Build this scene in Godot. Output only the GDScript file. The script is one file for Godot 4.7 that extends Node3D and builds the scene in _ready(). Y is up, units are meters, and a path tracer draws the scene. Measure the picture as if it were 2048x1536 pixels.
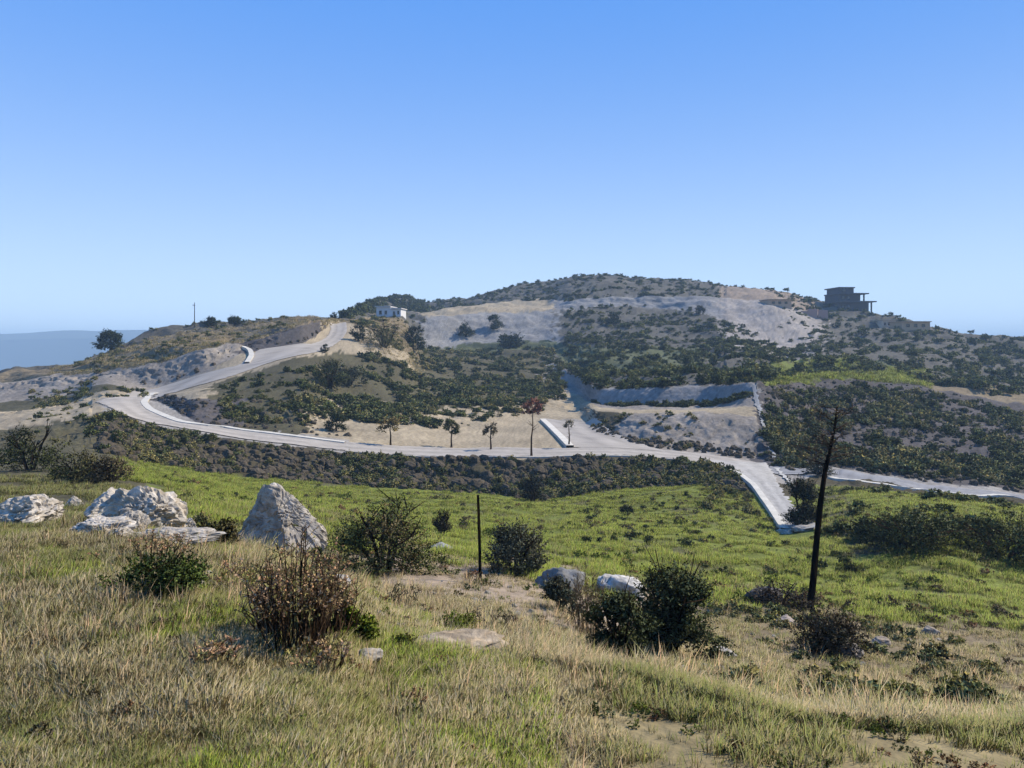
extends Node3D

# Units are metres, the eye of the camera is the origin, the view is along -Z.
# The land is one surface. It is described by columns (fans of ground running away from the eye)
# and rings (breaks of slope: crest, dip, field edge, embankment top, road edge, cut, wall, quarry, hill crest).
const FOCAL := 1500.0
const EYE_LINE := 700.0
const MID := 1024.0
const RINGS := 21

var col_px: Array[float] = []
var col_z: Array = []
var col_y: Array = []
var slope_z: Array = []
var slope_y: Array = []
var n_big := FastNoiseLite.new()
var n_mid := FastNoiseLite.new()
var n_fine := FastNoiseLite.new()
var used := {}
var rng := RandomNumberGenerator.new()
var mats := {}
var col_cache := {}

# ---------------------------------------------------------------- mesh building
class MB:
	var v := PackedVector3Array()
	var n := PackedVector3Array()
	var c := PackedColorArray()
	var ix := PackedInt32Array()
	func vert(p: Vector3, nn: Vector3, cc: Color) -> int:
		v.append(p); n.append(nn); c.append(cc)
		return v.size() - 1
	func tri(a: Vector3, b: Vector3, d: Vector3, nn: Vector3, cc: Color) -> void:
		var i := vert(a, nn, cc)
		vert(b, nn, cc); vert(d, nn, cc)
		ix.append(i); ix.append(i + 1); ix.append(i + 2)
	func quad(a: Vector3, b: Vector3, d: Vector3, e: Vector3, nn: Vector3, cc: Color) -> void:
		var i := vert(a, nn, cc)
		vert(b, nn, cc); vert(d, nn, cc); vert(e, nn, cc)
		ix.append_array(PackedInt32Array([i, i + 1, i + 2, i, i + 2, i + 3]))
	func face(a: Vector3, b: Vector3, d: Vector3, e: Vector3, cc: Color) -> void:
		# clockwise seen from outside
		var nn := (d - a).cross(b - a).normalized()
		quad(a, b, d, e, nn, cc)
	func box(lo: Vector3, hi: Vector3, cc: Color) -> void:
		var p := func(x: int, y: int, z: int) -> Vector3: return Vector3(hi.x if x else lo.x, hi.y if y else lo.y, hi.z if z else lo.z)
		face(p.call(0, 0, 1), p.call(0, 1, 1), p.call(1, 1, 1), p.call(1, 0, 1), cc)
		face(p.call(1, 0, 0), p.call(1, 1, 0), p.call(0, 1, 0), p.call(0, 0, 0), cc)
		face(p.call(0, 0, 0), p.call(0, 1, 0), p.call(0, 1, 1), p.call(0, 0, 1), cc)
		face(p.call(1, 0, 1), p.call(1, 1, 1), p.call(1, 1, 0), p.call(1, 0, 0), cc)
		face(p.call(0, 1, 1), p.call(0, 1, 0), p.call(1, 1, 0), p.call(1, 1, 1), cc)
		face(p.call(0, 0, 0), p.call(0, 0, 1), p.call(1, 0, 1), p.call(1, 0, 0), cc)
	func tube(pts: Array, rad: Array, sides: int, cc: Color) -> void:
		var base := v.size()
		for i in pts.size():
			var p: Vector3 = pts[i]
			var d: Vector3 = (pts[mini(i + 1, pts.size() - 1)] - pts[maxi(i - 1, 0)]).normalized()
			var s := d.cross(Vector3(0.31, 0.2, 0.93)).normalized()
			var t := d.cross(s).normalized()
			for k in sides:
				var a := TAU * k / sides
				var o := s * cos(a) + t * sin(a)
				vert(p + o * float(rad[i]), o, cc)
		for i in pts.size() - 1:
			for k in sides:
				var a := base + i * sides + k
				var b := base + i * sides + (k + 1) % sides
				ix.append_array(PackedInt32Array([a, b, b + sides, a, b + sides, a + sides]))
	func mesh(m: Material) -> ArrayMesh:
		var arr := []
		arr.resize(Mesh.ARRAY_MAX)
		arr[Mesh.ARRAY_VERTEX] = v
		arr[Mesh.ARRAY_NORMAL] = n
		arr[Mesh.ARRAY_COLOR] = c
		arr[Mesh.ARRAY_INDEX] = ix
		var am := ArrayMesh.new()
		am.add_surface_from_arrays(Mesh.PRIMITIVE_TRIANGLES, arr)
		am.surface_set_material(0, m)
		return am

func numbered(called: String) -> String:
	var k: int = used.get(called, 0)
	used[called] = k + 1
	return called if k == 0 else "%s_%03d" % [called, k]

func put(called: String, m: Mesh, parent: Node = null, at := Vector3.ZERO) -> MeshInstance3D:
	var o := MeshInstance3D.new()
	o.mesh = m
	o.position = at
	if parent == null:
		o.name = numbered(called)
		add_child(o, true)
	else:
		var k := 0
		for ch in parent.get_children():
			if ch.has_meta("stem_name") and ch.get_meta("stem_name") == called:
				k += 1
		o.name = called if k == 0 else "%s_%03d" % [called, k]
		o.set_meta("stem_name", called)
		parent.add_child(o, true)
	return o

func tag(o: Node, label: String, category: String, group := "") -> Node:
	o.set_meta("label", label)
	o.set_meta("category", category)
	if group:
		o.set_meta("group", group)
	return o

func base_of(called: String, label: String, category: String, at: Vector3, turn := 0.0, group := "") -> Node3D:
	var o := Node3D.new()
	o.name = numbered(called)
	add_child(o, true)
	o.position = at
	o.rotation.y = turn
	tag(o, label, category, group)
	return o

func struct(called: String, m: Mesh, label := "") -> MeshInstance3D:
	var o := put(called, m)
	o.set_meta("kind", "structure")
	if label:
		o.set_meta("label", label)
	return o

func copies(called: String, m: Mesh, xf: Array, cols: Array, label: String) -> MultiMeshInstance3D:
	var mm := MultiMesh.new()
	mm.transform_format = MultiMesh.TRANSFORM_3D
	mm.use_colors = cols.size() > 0
	mm.mesh = m
	mm.instance_count = xf.size()
	for i in xf.size():
		mm.set_instance_transform(i, xf[i])
		if cols.size() > 0:
			mm.set_instance_color(i, cols[i])
	var o := MultiMeshInstance3D.new()
	o.multimesh = mm
	o.name = numbered(called)
	add_child(o, true)
	o.set_meta("kind", "stuff")
	o.set_meta("label", label)
	return o

# ---------------------------------------------------------------- the land
func col(px: float, pairs: Array) -> void:
	# pairs: how far below (or above) the eye line each break of slope is seen, and how far away it lies
	var zs := PackedFloat64Array([0.6])
	var ys := PackedFloat64Array([-1.68])
	for i in range(0, pairs.size(), 2):
		zs.append(pairs[i + 1])
		ys.append((EYE_LINE - float(pairs[i])) / FOCAL * float(pairs[i + 1]))
	var last := zs[zs.size() - 1]
	zs.append(last + 70.0); ys.append(ys[ys.size() - 1] - 16.0)
	zs.append(4200.0); ys.append(-90.0)
	col_px.append(px); col_z.append(zs); col_y.append(ys)

static func pchip(xs: Array, fs: Array) -> PackedFloat64Array:
	var m := PackedFloat64Array()
	var cnt := xs.size()
	m.resize(cnt)
	var d := []
	for i in cnt - 1:
		d.append((fs[i + 1] - fs[i]) / maxf(xs[i + 1] - xs[i], 1e-6))
	m[0] = d[0]
	m[cnt - 1] = d[cnt - 2]
	for i in range(1, cnt - 1):
		var a: float = d[i - 1]
		var b: float = d[i]
		m[i] = 0.0 if a * b <= 0.0 else 2.0 * a * b / (a + b)
	return m

static func hermite(f0: float, f1: float, m0: float, m1: float, h: float, t: float) -> float:
	var t2 := t * t
	var t3 := t2 * t
	return f0 * (2 * t3 - 3 * t2 + 1) + f1 * (3 * t2 - 2 * t3) + h * (m0 * (t3 - 2 * t2 + t) + m1 * (t3 - t2))

func prepare_land() -> void:
	for k in RINGS:
		var zs := []
		var ys := []
		for c in col_px.size():
			zs.append(col_z[c][k]); ys.append(col_y[c][k])
		slope_z.append(pchip(col_px, zs)); slope_y.append(pchip(col_px, ys))

func fan(px: float) -> Array:
	# [z of every ring, y of every ring, dy/dz of every ring] at one bearing
	var key := int(round(px * 2.0))
	if col_cache.has(key):
		return col_cache[key]
	var i := 0
	while i < col_px.size() - 2 and col_px[i + 1] < px:
		i += 1
	var h := col_px[i + 1] - col_px[i]
	var t := clampf((px - col_px[i]) / h, 0.0, 1.0)
	var zs := []
	var ys := []
	for k in RINGS:
		zs.append(hermite(col_z[i][k], col_z[i + 1][k], slope_z[k][i], slope_z[k][i + 1], h, t))
		ys.append(hermite(col_y[i][k], col_y[i + 1][k], slope_y[k][i], slope_y[k][i + 1], h, t))
	var r := [zs, ys, pchip(zs, ys)]
	col_cache[key] = r
	return r

func ring_of(f: Array, z: float) -> float:
	var zs: Array = f[0]
	var k := 0
	while k < RINGS - 2 and zs[k + 1] < z:
		k += 1
	return k + clampf((z - zs[k]) / (zs[k + 1] - zs[k]), 0.0, 1.0)

func raw_height(f: Array, k: int, t: float) -> float:
	var y := plain_height(f, k, t)
	if k < 13 or k > 17 or f[0][13] < 95.0:
		return y
	# old farming terraces: level strips with short banks between them
	var w := 0.75 * smoothstep(13.1, 13.6, k + t) * (1.0 - smoothstep(17.5, 17.9, k + t))
	if k == 15 or k == 16: w *= 0.3
	var q := y / 2.1 + 0.35 * n_big.get_noise_1d(float(f[0][14]) * 3.0)
	var fr := q - floorf(q)
	return y + w * 2.1 * (smoothstep(0.62, 1.0, fr) - fr)

func plain_height(f: Array, k: int, t: float) -> float:
	return hermite(f[1][k], f[1][k + 1], f[2][k], f[2][k + 1], f[0][k + 1] - f[0][k], t)

# how uneven the ground is: 0 on the roads
func unevenness(px: float, rc: float) -> float:
	var a := 0.06
	if rc > 1.0: a = 0.07
	if rc > 2.3: a = 0.16
	if rc > 7.0: a = 0.5
	if rc > 9.0: a = 0.55
	if rc > 12.5: a = 1.0
	if rc > 16.0: a = 1.3
	if px > 180.0 and px < 1610.0:
		a *= smoothstep(0.0, 0.4, absf(rc - 8.5) - 0.5)
	if px > 180.0 and px < 730.0 and rc > 9.0:
		a *= smoothstep(0.0, 0.5, absf(rc - 11.5) - 0.6)
	if px > 560.0 and px < 740.0 and rc > 11.0 and rc < 13.0:
		a *= 0.2
	if px > 620.0 and px < 1200.0:
		a *= 1.0 - 0.8 * smoothstep(8.5, 9.0, rc) * (1.0 - smoothstep(9.4, 9.8, rc))
	if px > 1180.0 and px < 1515.0 and rc > 9.0 and rc < 11.0:
		a *= 0.35
	if px > 1460.0 and px < 1680.0 and rc > 5.0 and rc < 9.0:
		a *= 0.25
	if px > 1100.0 and px < 1515.0 and rc > 11.8 and rc < 13.2:
		a *= 0.35
	return a

func bump(x: float, z: float) -> float:
	return n_big.get_noise_2d(x, z) * 1.2 + n_mid.get_noise_2d(x, z) * 0.5

func ground(x: float, z: float) -> float:
	# z here is the distance ahead (positive)
	var px := MID + x / z * FOCAL
	var f := fan(px)
	var rc := ring_of(f, z)
	var k := int(rc)
	k = mini(k, RINGS - 2)
	return raw_height(f, k, rc - k) + bump(x, z) * unevenness(px, rc)

func on_ground(px: float, z: float) -> Vector3:
	var x := (px - MID) / FOCAL * z
	return Vector3(x, ground(x, z), -z)

func spot(px: float, py: float, z0 := 1.5) -> Vector3:
	# the ground point seen from the eye in that direction
	var z := z0
	var best := z0
	var best_gap := 1e9
	while z < 420.0:
		var p := on_ground(px, z)
		var gap := EYE_LINE - p.y / z * FOCAL - py
		if gap <= 0.0:
			var lo := z / 1.012
			var hi := z
			for i in 12:
				var m := (lo + hi) / 2
				if EYE_LINE - on_ground(px, m).y / m * FOCAL - py > 0: lo = m
				else: hi = m
			return on_ground(px, hi)
		if gap < best_gap:
			best_gap = gap
			best = z
		z *= 1.012
	return on_ground(px, best)

# land cover: for every stretch between two rings, «upto px: cover letter»
var cover_text := [
	"9999D",
	"420M 560D 720M 860D 1010M 9999D",
	"480D 1150P 1400P 9999Y",
	"430O 560D 700O 1150P 1400P 9999Y",
	"330O 640G 700O 9999G",
	"300O 1650G 1690O 9999B",
	"260O 1650G 1700O 9999G",
	"215O 9999B",
	"205T 690K 1130T 9999K",
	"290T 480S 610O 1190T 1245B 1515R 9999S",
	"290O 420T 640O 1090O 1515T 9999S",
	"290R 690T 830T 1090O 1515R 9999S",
	"480R 650S 690T 830Y 1095O 1515W 9999S",  # S behind the climbing road: shade of the cut put into the ground colour
	"480O 830Y 1100O 1500H 1850G 9999Y",
	"480Y 640H 830Y 1400E 1540H 1700G 1850E 9999H",
	"480Y 640H 845H 1115L 1440H 1640Q 9999H",
	"640Y 840H 1105T 1440L 1650Q 9999H",
	"840H 1440H 1640C 9999H",
	"9999H",
	"9999H",
]
var cover := []
var palette := {
	"D": Color(0.30, 0.24, 0.125), "M": Color(0.22, 0.195, 0.085), "P": Color(0.32, 0.25, 0.18), "Y": Color(0.23, 0.18, 0.11),
	"G": Color(0.165, 0.19, 0.04), "O": Color(0.105, 0.093, 0.052), "B": Color(0.085, 0.072, 0.042), "K": Color(0.33, 0.305, 0.27),
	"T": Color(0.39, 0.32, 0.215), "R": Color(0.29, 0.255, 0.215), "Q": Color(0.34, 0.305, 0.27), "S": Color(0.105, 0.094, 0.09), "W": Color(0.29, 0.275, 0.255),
	"L": Color(0.275, 0.265, 0.25), "H": Color(0.122, 0.113, 0.092), "E": Color(0.12, 0.13, 0.065), "C": Color(0.30, 0.235, 0.175),
}

func cover_at(px: float, rc: float, x: float, z: float) -> Color:
	var j := n_mid.get_noise_2d(x * 2.1 + 300.0, z * 2.1)
	var q := clampf(rc + j * (0.16 if rc < 14.5 else 0.05), 0.0, 19.99)
	var qx := px + n_mid.get_noise_2d(x * 1.7, z * 1.7 + 500.0) * 34.0
	var row: Array = cover[int(q)]
	for e in row:
		if qx < e[0]:
			if e[1] == palette.G:
				return palette.G.lerp(palette.O, 0.8 * smoothstep(0.05, 0.4, n_mid.get_noise_2d(x * 1.1 + 70, z * 1.1)))
			return e[1]
	return row[row.size() - 1][1]

func build_land() -> void:
	var steps := [20, 54, 16, 26, 34, 16, 18, 26, 14, 26, 16, 16, 20, 14, 24, 28, 24, 24, 5, 5]
	var xs := PackedFloat64Array()
	var p := -900.0
	while p <= 2950.0:
		xs.append(p)
		p += 3.0 if p >= -60.0 and p < 2110.0 else 30.0
	var nx := xs.size()
	var starts := []
	var nz := 0
	for k in steps.size():
		starts.append(nz)
		nz += steps[k]
	starts.append(nz)
	nz += 1
	var pos := PackedVector3Array()
	pos.resize(nx * nz)
	var colr := PackedColorArray()
	colr.resize(nx * nz)
	for i in nx:
		var px := xs[i]
		var f := fan(px)
		var r := 0
		for k in steps.size():
			var cnt: int = steps[k]
			var lim := cnt + (1 if k == steps.size() - 1 else 0)
			for s in lim:
				var t := float(s) / cnt
				var z: float = lerpf(f[0][k], f[0][k + 1], t)
				var x := (px - MID) / FOCAL * z
				var rc := k + t
				var u := unevenness(px, rc)
				var y := raw_height(f, k, t) + bump(x, z) * u
				var steep := 0.0
				if k == 7 or k == 9 or k == 12 or k == 15 or (k == 16 and px > 1100) or (px > 1515 and k >= 9 and k <= 12):
					steep = minf(u, 0.6)
				var q := Vector3(x, y, -z)
				if k == 9 and px > 1190 and px < 1512 or k == 12 and px > 1095 and px < 1512:
					steep *= 2.0 if k == 9 else 0.3
				if k == 15 or k == 16:
					steep *= 0.35
				if steep > 0.0:
					var e := 4.0 * t * (1.0 - t) * steep
					q += Vector3(n_fine.get_noise_3d(x, y * 2.0, z), n_fine.get_noise_3d(x + 90, y * 2.0, z) * 0.7, n_fine.get_noise_3d(x, y * 2.0 + 70, z)) * e * 1.3
				pos[r * nx + i] = q
				var c := cover_at(px, rc, x, z)
				var w := 1.0 + n_fine.get_noise_2d(x * 2.0, z * 2.0) * 0.35 + n_mid.get_noise_2d(x * 0.7 + 40, z * 0.7) * 0.3
				colr[r * nx + i] = Color(c.r * w, c.g * w, c.b * w)
				r += 1
	var nor := PackedVector3Array()
	nor.resize(nx * nz)
	for r in nz:
		var ra := maxi(r - 1, 0) * nx
		var rb := mini(r + 1, nz - 1) * nx
		for i in nx:
			var a := pos[rb + i] - pos[ra + i]
			var b := pos[r * nx + mini(i + 1, nx - 1)] - pos[r * nx + maxi(i - 1, 0)]
			nor[r * nx + i] = b.cross(a).normalized()
	var pieces := [
		["foreground_ground", 0, 4, "dry grassy mound in front, falling to the meadow"],
		["meadow_ground", 4, 7, "green meadow below the lower road"],
		["embankment", 7, 8, "dark stony embankment below the lower road"],
		["plot_ground", 8, 9, "pale levelled ground along the lower road"],
		["hillside", 9, 14, "cut slopes and scrubby hillside above the road"],
		["hill", 14, 20, "scrub covered hill with quarried pale faces"],
	]
	for pc in pieces:
		var r0: int = starts[pc[1]]
		var r1: int = starts[pc[2]]
		var arr := []
		arr.resize(Mesh.ARRAY_MAX)
		arr[Mesh.ARRAY_VERTEX] = pos.slice(r0 * nx, (r1 + 1) * nx)
		arr[Mesh.ARRAY_NORMAL] = nor.slice(r0 * nx, (r1 + 1) * nx)
		arr[Mesh.ARRAY_COLOR] = colr.slice(r0 * nx, (r1 + 1) * nx)
		var ix := PackedInt32Array()
		ix.resize((r1 - r0) * (nx - 1) * 6)
		var w := 0
		for r in r1 - r0:
			for i in nx - 1:
				var a := r * nx + i
				ix[w] = a; ix[w + 1] = a + nx; ix[w + 2] = a + nx + 1
				ix[w + 3] = a; ix[w + 4] = a + nx + 1; ix[w + 5] = a + 1
				w += 6
		arr[Mesh.ARRAY_INDEX] = ix
		var am := ArrayMesh.new()
		am.add_surface_from_arrays(Mesh.PRIMITIVE_TRIANGLES, arr)
		am.surface_set_material(0, mats.soil)
		struct(pc[0], am, pc[3])
	# the ground behind and beside the viewer
	var mb := MB.new()
	var c0: Color = palette.D
	mb.quad(Vector3(-260, -1.7, -0.61), Vector3(260, -1.7, -0.61), Vector3(260, -2.2, 200), Vector3(-260, -2.2, 200), Vector3.UP, c0)
	struct("ground_behind", mb.mesh(mats.soil), "dry ground behind the viewpoint")

# ---------------------------------------------------------------- sheets and kerbs that follow the land
func edge_points(pts: Array, n: int) -> Array:
	var w := []
	for p in pts:
		w.append(spot(p.x, p.y, p.z if p is Vector3 else 1.5))
	var acc := [0.0]
	for i in w.size() - 1:
		acc.append(acc[i] + (w[i + 1] - w[i]).length())
	var out := []
	var seg := 0
	for i in n:
		var s: float = acc[acc.size() - 1] * i / (n - 1)
		while seg < w.size() - 2 and acc[seg + 1] < s:
			seg += 1
		var t: float = (s - acc[seg]) / maxf(acc[seg + 1] - acc[seg], 1e-5)
		var p0: Vector3 = w[maxi(seg - 1, 0)]
		var p1: Vector3 = w[seg]
		var p2: Vector3 = w[seg + 1]
		var p3: Vector3 = w[mini(seg + 2, w.size() - 1)]
		var lin := p1.lerp(p2, t)
		var cr := 0.5 * ((2.0 * p1) + (p2 - p0) * t + (2.0 * p0 - 5.0 * p1 + 4.0 * p2 - p3) * t * t + (3.0 * p1 - p0 - 3.0 * p2 + p3) * t * t * t)
		out.append(lin.lerp(cr, 0.6))
	return out

func sheet(called: String, ea: Array, eb: Array, n: int, m: int, lift: float, colour: Color, mat: Material, label: String) -> void:
	var a := edge_points(ea, n)
	var b := edge_points(eb, n)
	var st := SurfaceTool.new()
	st.begin(Mesh.PRIMITIVE_TRIANGLES)
	for i in n:
		for j in m + 1:
			var jt := float(j) / m
			var p: Vector3 = a[i].lerp(b[i], jt)
			if j == 0 or j == m:
				p += (a[i] - b[i]).normalized() * n_fine.get_noise_2d(p.x * 2.0, p.z * 2.0) * 0.4
			p.y = ground(p.x, -p.z) + lift
			var w := 1.0 + 0.22 * n_mid.get_noise_2d(i * 0.7, j * 5.0) + 0.2 * n_fine.get_noise_2d(p.x * 3, p.z * 3) + 0.12 * sin(jt * 14.0)
			st.set_color(Color(colour.r * w, colour.g * w, colour.b * w))
			st.add_vertex(p)
	for i in n - 1:
		for j in m:
			var q := i * (m + 1) + j
			for e in [q, q + m + 1, q + m + 2, q, q + m + 2, q + 1]:
				st.add_index(e)
	st.generate_normals()
	var am := st.commit()
	# make sure the sheet faces upwards
	var arr := am.surface_get_arrays(0)
	var up := 0.0
	for nn in arr[Mesh.ARRAY_NORMAL]:
		up += nn.y
	if up < 0.0:
		var idx: PackedInt32Array = arr[Mesh.ARRAY_INDEX]
		idx.reverse()
		arr[Mesh.ARRAY_INDEX] = idx
		var nr: PackedVector3Array = arr[Mesh.ARRAY_NORMAL]
		for i in nr.size(): nr[i] = -nr[i]
		arr[Mesh.ARRAY_NORMAL] = nr
		am = ArrayMesh.new()
		am.add_surface_from_arrays(Mesh.PRIMITIVE_TRIANGLES, arr)
	am.surface_set_material(0, mat)
	struct(called, am, label)

func kerb(called: String, pts: Array, n: int, wide: float, high: float, colour: Color, label: String) -> void:
	var a := edge_points(pts, n)
	var mb := MB.new()
	var prev := []
	for i in n:
		var p: Vector3 = a[i]
		var d: Vector3 = a[mini(i + 1, n - 1)] - a[maxi(i - 1, 0)]
		d.y = 0
		var s := d.normalized().cross(Vector3.UP) * wide * 0.5
		var g := ground(p.x, -p.z)
		var lo := Vector3(p.x, g - 0.5, p.z)
		var hi := Vector3(p.x, g + high + 0.015 * n_fine.get_noise_2d(p.x * 9, p.z * 9), p.z)
		var cur := [lo - s, hi - s, hi + s, lo + s]
		if i > 0:
			var w := 1.0 + 0.18 * n_mid.get_noise_2d(p.x * 5, p.z * 5)
			var c := Color(colour.r * w, colour.g * w, colour.b * w)
			for k in 3:
				var out: Vector3 = [-s, Vector3.UP, s][k]
				if (cur[k + 1] - prev[k]).cross(prev[k + 1] - prev[k]).dot(out) > 0:
					mb.face(prev[k], prev[k + 1], cur[k + 1], cur[k], c)
				else:
					mb.face(cur[k], cur[k + 1], prev[k + 1], prev[k], c)
		prev = cur
	struct(called, mb.mesh(mats.concrete), label)

# ---------------------------------------------------------------- plants
func vary(c: Color, k: float) -> Color:
	var w := 1.0 + rng.randf_range(-k, k)
	var h := rng.randf_range(-k, k) * 0.25
	return Color(clampf(c.r * (w + h), 0, 1), clampf(c.g * w, 0, 1), clampf(c.b * (w - h), 0, 1))

# foliage of unit radius standing on y = 0: leafy shoots grow outwards from the ends of the limbs
func foliage(seed_: int, leaves: int, leaf: float, clumps: int, tall: float, colours: Array, mat: Material, open := 0.5, up := 0.5, per := 12) -> ArrayMesh:
	rng.seed = seed_
	var mb := MB.new()
	var cl := []
	for i in clumps:
		var a := TAU * (i + rng.randf()) / clumps * 2.618
		var el := pow(rng.randf(), 1.25)
		var rr := rng.randf_range(0.15, 0.74) * sqrt(1.0 - el * el * 0.8)
		cl.append([Vector3(cos(a) * rr, tall * (0.08 + 0.62 * el), sin(a) * rr), rng.randf_range(0.2, 0.4), colours[rng.randi() % colours.size()], rng.randf_range(0.82, 1.2)])
	var shoots := int(leaves / float(per))
	for i in shoots:
		var e: Array = cl[rng.randi() % clumps]
		var d := Vector3(rng.randfn(), rng.randfn(), rng.randfn()).normalized()
		var o: Vector3 = e[0] + d * float(e[1]) * pow(rng.randf(), open) * Vector3(1, 0.8, 1)
		o.y = maxf(o.y, 0.01)
		var away := Vector3(o.x, maxf(o.y - tall * 0.25, 0.0), o.z).normalized()
		var dir := (away * 0.8 + d * 0.5 + Vector3.UP * up).normalized()
		var reach := rng.randf_range(0.12, 0.34) * (1.0 + 0.4 * up)
		var tone: Color = e[2]
		for q in per:
			var t := (q + rng.randf()) / per
			var p := o + dir * reach * t + Vector3(0, -0.05 * t * t, 0)
			var u := (dir * 0.6 + Vector3(rng.randfn(), rng.randfn(), rng.randfn()) * 0.8).normalized()
			var s := u.cross(Vector3(rng.randfn(), rng.randfn(), rng.randfn())).normalized()
			var l := leaf * rng.randf_range(0.6, 1.35) * (1.1 - 0.4 * t)
			var c := vary(tone, 0.25)
			c = Color(c.r * float(e[3]), c.g * float(e[3]), c.b * float(e[3]))
			var fn := s.cross(u).normalized()
			if fn.dot(away) < 0: fn = -fn
			var nn := (fn + away * 0.7 + Vector3.UP * 0.2).normalized()
			mb.quad(p - s * l * 0.2, p + u * l * 0.55 - s * l * 0.3, p + u * l, p + u * l * 0.45 + s * l * 0.3, nn, c)
	return mb.mesh(mat)

func stems(seed_: int, count: int, tall: float, thick: float, colour: Color, fork := 2) -> ArrayMesh:
	rng.seed = seed_
	var mb := MB.new()
	for i in count:
		var a := TAU * (i + rng.randf() * 0.7) / count
		var end := Vector3(cos(a) * rng.randf_range(0.3, 0.75), tall * rng.randf_range(0.55, 0.9), sin(a) * rng.randf_range(0.3, 0.75))
		var mid := end * 0.5 + Vector3(rng.randfn() * 0.06, 0.08 * tall, rng.randfn() * 0.06)
		var c := vary(colour, 0.2)
		mb.tube([Vector3(cos(a) * 0.05, -0.08, sin(a) * 0.05), mid, end], [thick, thick * 0.65, thick * 0.2], 5, c)
		for k in fork:
			var e2 := mid.lerp(end, rng.randf_range(0.1, 0.7))
			mb.tube([e2, e2 + Vector3(rng.randfn() * 0.25, rng.randf_range(0.1, 0.35) * tall, rng.randfn() * 0.25)], [thick * 0.45, thick * 0.12], 4, c)
	return mb.mesh(mats.bark)

func trunk_mesh(seed_: int, tall: float, thick: float, limbs: int, spread: float, colour: Color) -> ArrayMesh:
	rng.seed = seed_
	var mb := MB.new()
	var pts := []
	var rad := []
	for i in 6:
		var t := i / 5.0
		pts.append(Vector3(rng.randfn() * 0.03 * tall * t, -0.15 + t * (tall + 0.15), rng.randfn() * 0.03 * tall * t))
		rad.append(thick * (1.25 - 0.95 * t) if i > 0 else thick * 1.5)
	mb.tube(pts, rad, 7, colour)
	for i in limbs:
		var t := rng.randf_range(0.45, 0.95)
		var k := int(t * 5)
		var s: Vector3 = pts[k].lerp(pts[mini(k + 1, 5)], t * 5 - k)
		var a := TAU * (i + rng.randf()) / limbs
		var e := s + Vector3(cos(a) * spread * rng.randf_range(0.5, 1.0), spread * rng.randf_range(0.25, 0.9), sin(a) * spread * rng.randf_range(0.5, 1.0))
		mb.tube([s, s.lerp(e, 0.5) + Vector3(0, -0.03 * spread, 0), e], [thick * 0.5 * (1.2 - t), thick * 0.3 * (1.2 - t) + 0.005, thick * 0.08], 5, colour)
	return mb.mesh(mats.bark)

func bush(called: String, label: String, category: String, at: Vector3, r: float, h: float, seed_: int, leaves: int, leaf: float, clumps: int, colours: Array, open := 0.5, up := 0.5) -> Node3D:
	var o := base_of(called, label, category, at, seed_ * 0.7)
	var fo := put("foliage", foliage(seed_, leaves * 2, leaf * 0.75 / r, clumps, h * 0.95 / r, colours, mats.leaf, open, up), o)
	fo.scale = Vector3.ONE * r
	var sm := put("stem", stems(seed_ + 5, 7, h / r, 0.035, Color(0.11, 0.08, 0.055)), o)
	sm.scale = Vector3.ONE * r
	return o

# dry upright bush: many thin stems fanning out of the ground with small leaves along them
func twig_bush(label: String, at: Vector3, r: float, h: float, seed_: int, count: int, leaf: float, colours: Array) -> Node3D:
	var o := base_of("bush", label, "bush", at)
	rng.seed = seed_
	var tw := MB.new()
	var lv := MB.new()
	for i in count:
		var a := rng.randf() * TAU
		var out := sqrt(rng.randf())
		var b := Vector3(cos(a), 0, sin(a)) * r * 0.5 * out
		var e := Vector3(cos(a), 0, sin(a)) * r * out * rng.randf_range(0.7, 1.1) + Vector3(0, h * rng.randf_range(0.45, 1.0) * (1.1 - 0.4 * out), 0)
		var m := b.lerp(e, 0.5) + Vector3(rng.randfn() * 0.04, 0.05 * h, rng.randfn() * 0.04)
		var sc := vary(Color(0.42, 0.28, 0.18), 0.3)
		tw.tube([b + Vector3(0, -0.05, 0), m, e], [0.0045, 0.0035, 0.0018], 4, sc)
		var tone: Color = colours[rng.randi() % colours.size()]
		for w in 4:
			var s0 := m.lerp(e, rng.randf())
			var d := Vector3(rng.randfn(), rng.randf_range(0.2, 1.4), rng.randfn()).normalized() * rng.randf_range(0.08, 0.22) * h
			tw.tube([s0, s0 + d], [0.003, 0.0012], 3, sc)
			for k in 7:
				var p := s0 + d * rng.randf_range(0.15, 1.05)
				var u := (d.normalized() + Vector3(rng.randfn(), rng.randfn(), rng.randfn()) * 0.8).normalized()
				var s := u.cross(Vector3(rng.randfn(), rng.randfn(), rng.randfn())).normalized()
				var l := leaf * rng.randf_range(0.6, 1.4)
				lv.quad(p - s * l * 0.15, p + u * l * 0.5 - s * l * 0.26, p + u * l, p + u * l * 0.5 + s * l * 0.26, (s.cross(u) + Vector3.UP * 0.5).normalized(), vary(tone, 0.3))
	put("stem", tw.mesh(mats.bark), o)
	put("foliage", lv.mesh(mats.leaf), o)
	return o

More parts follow.
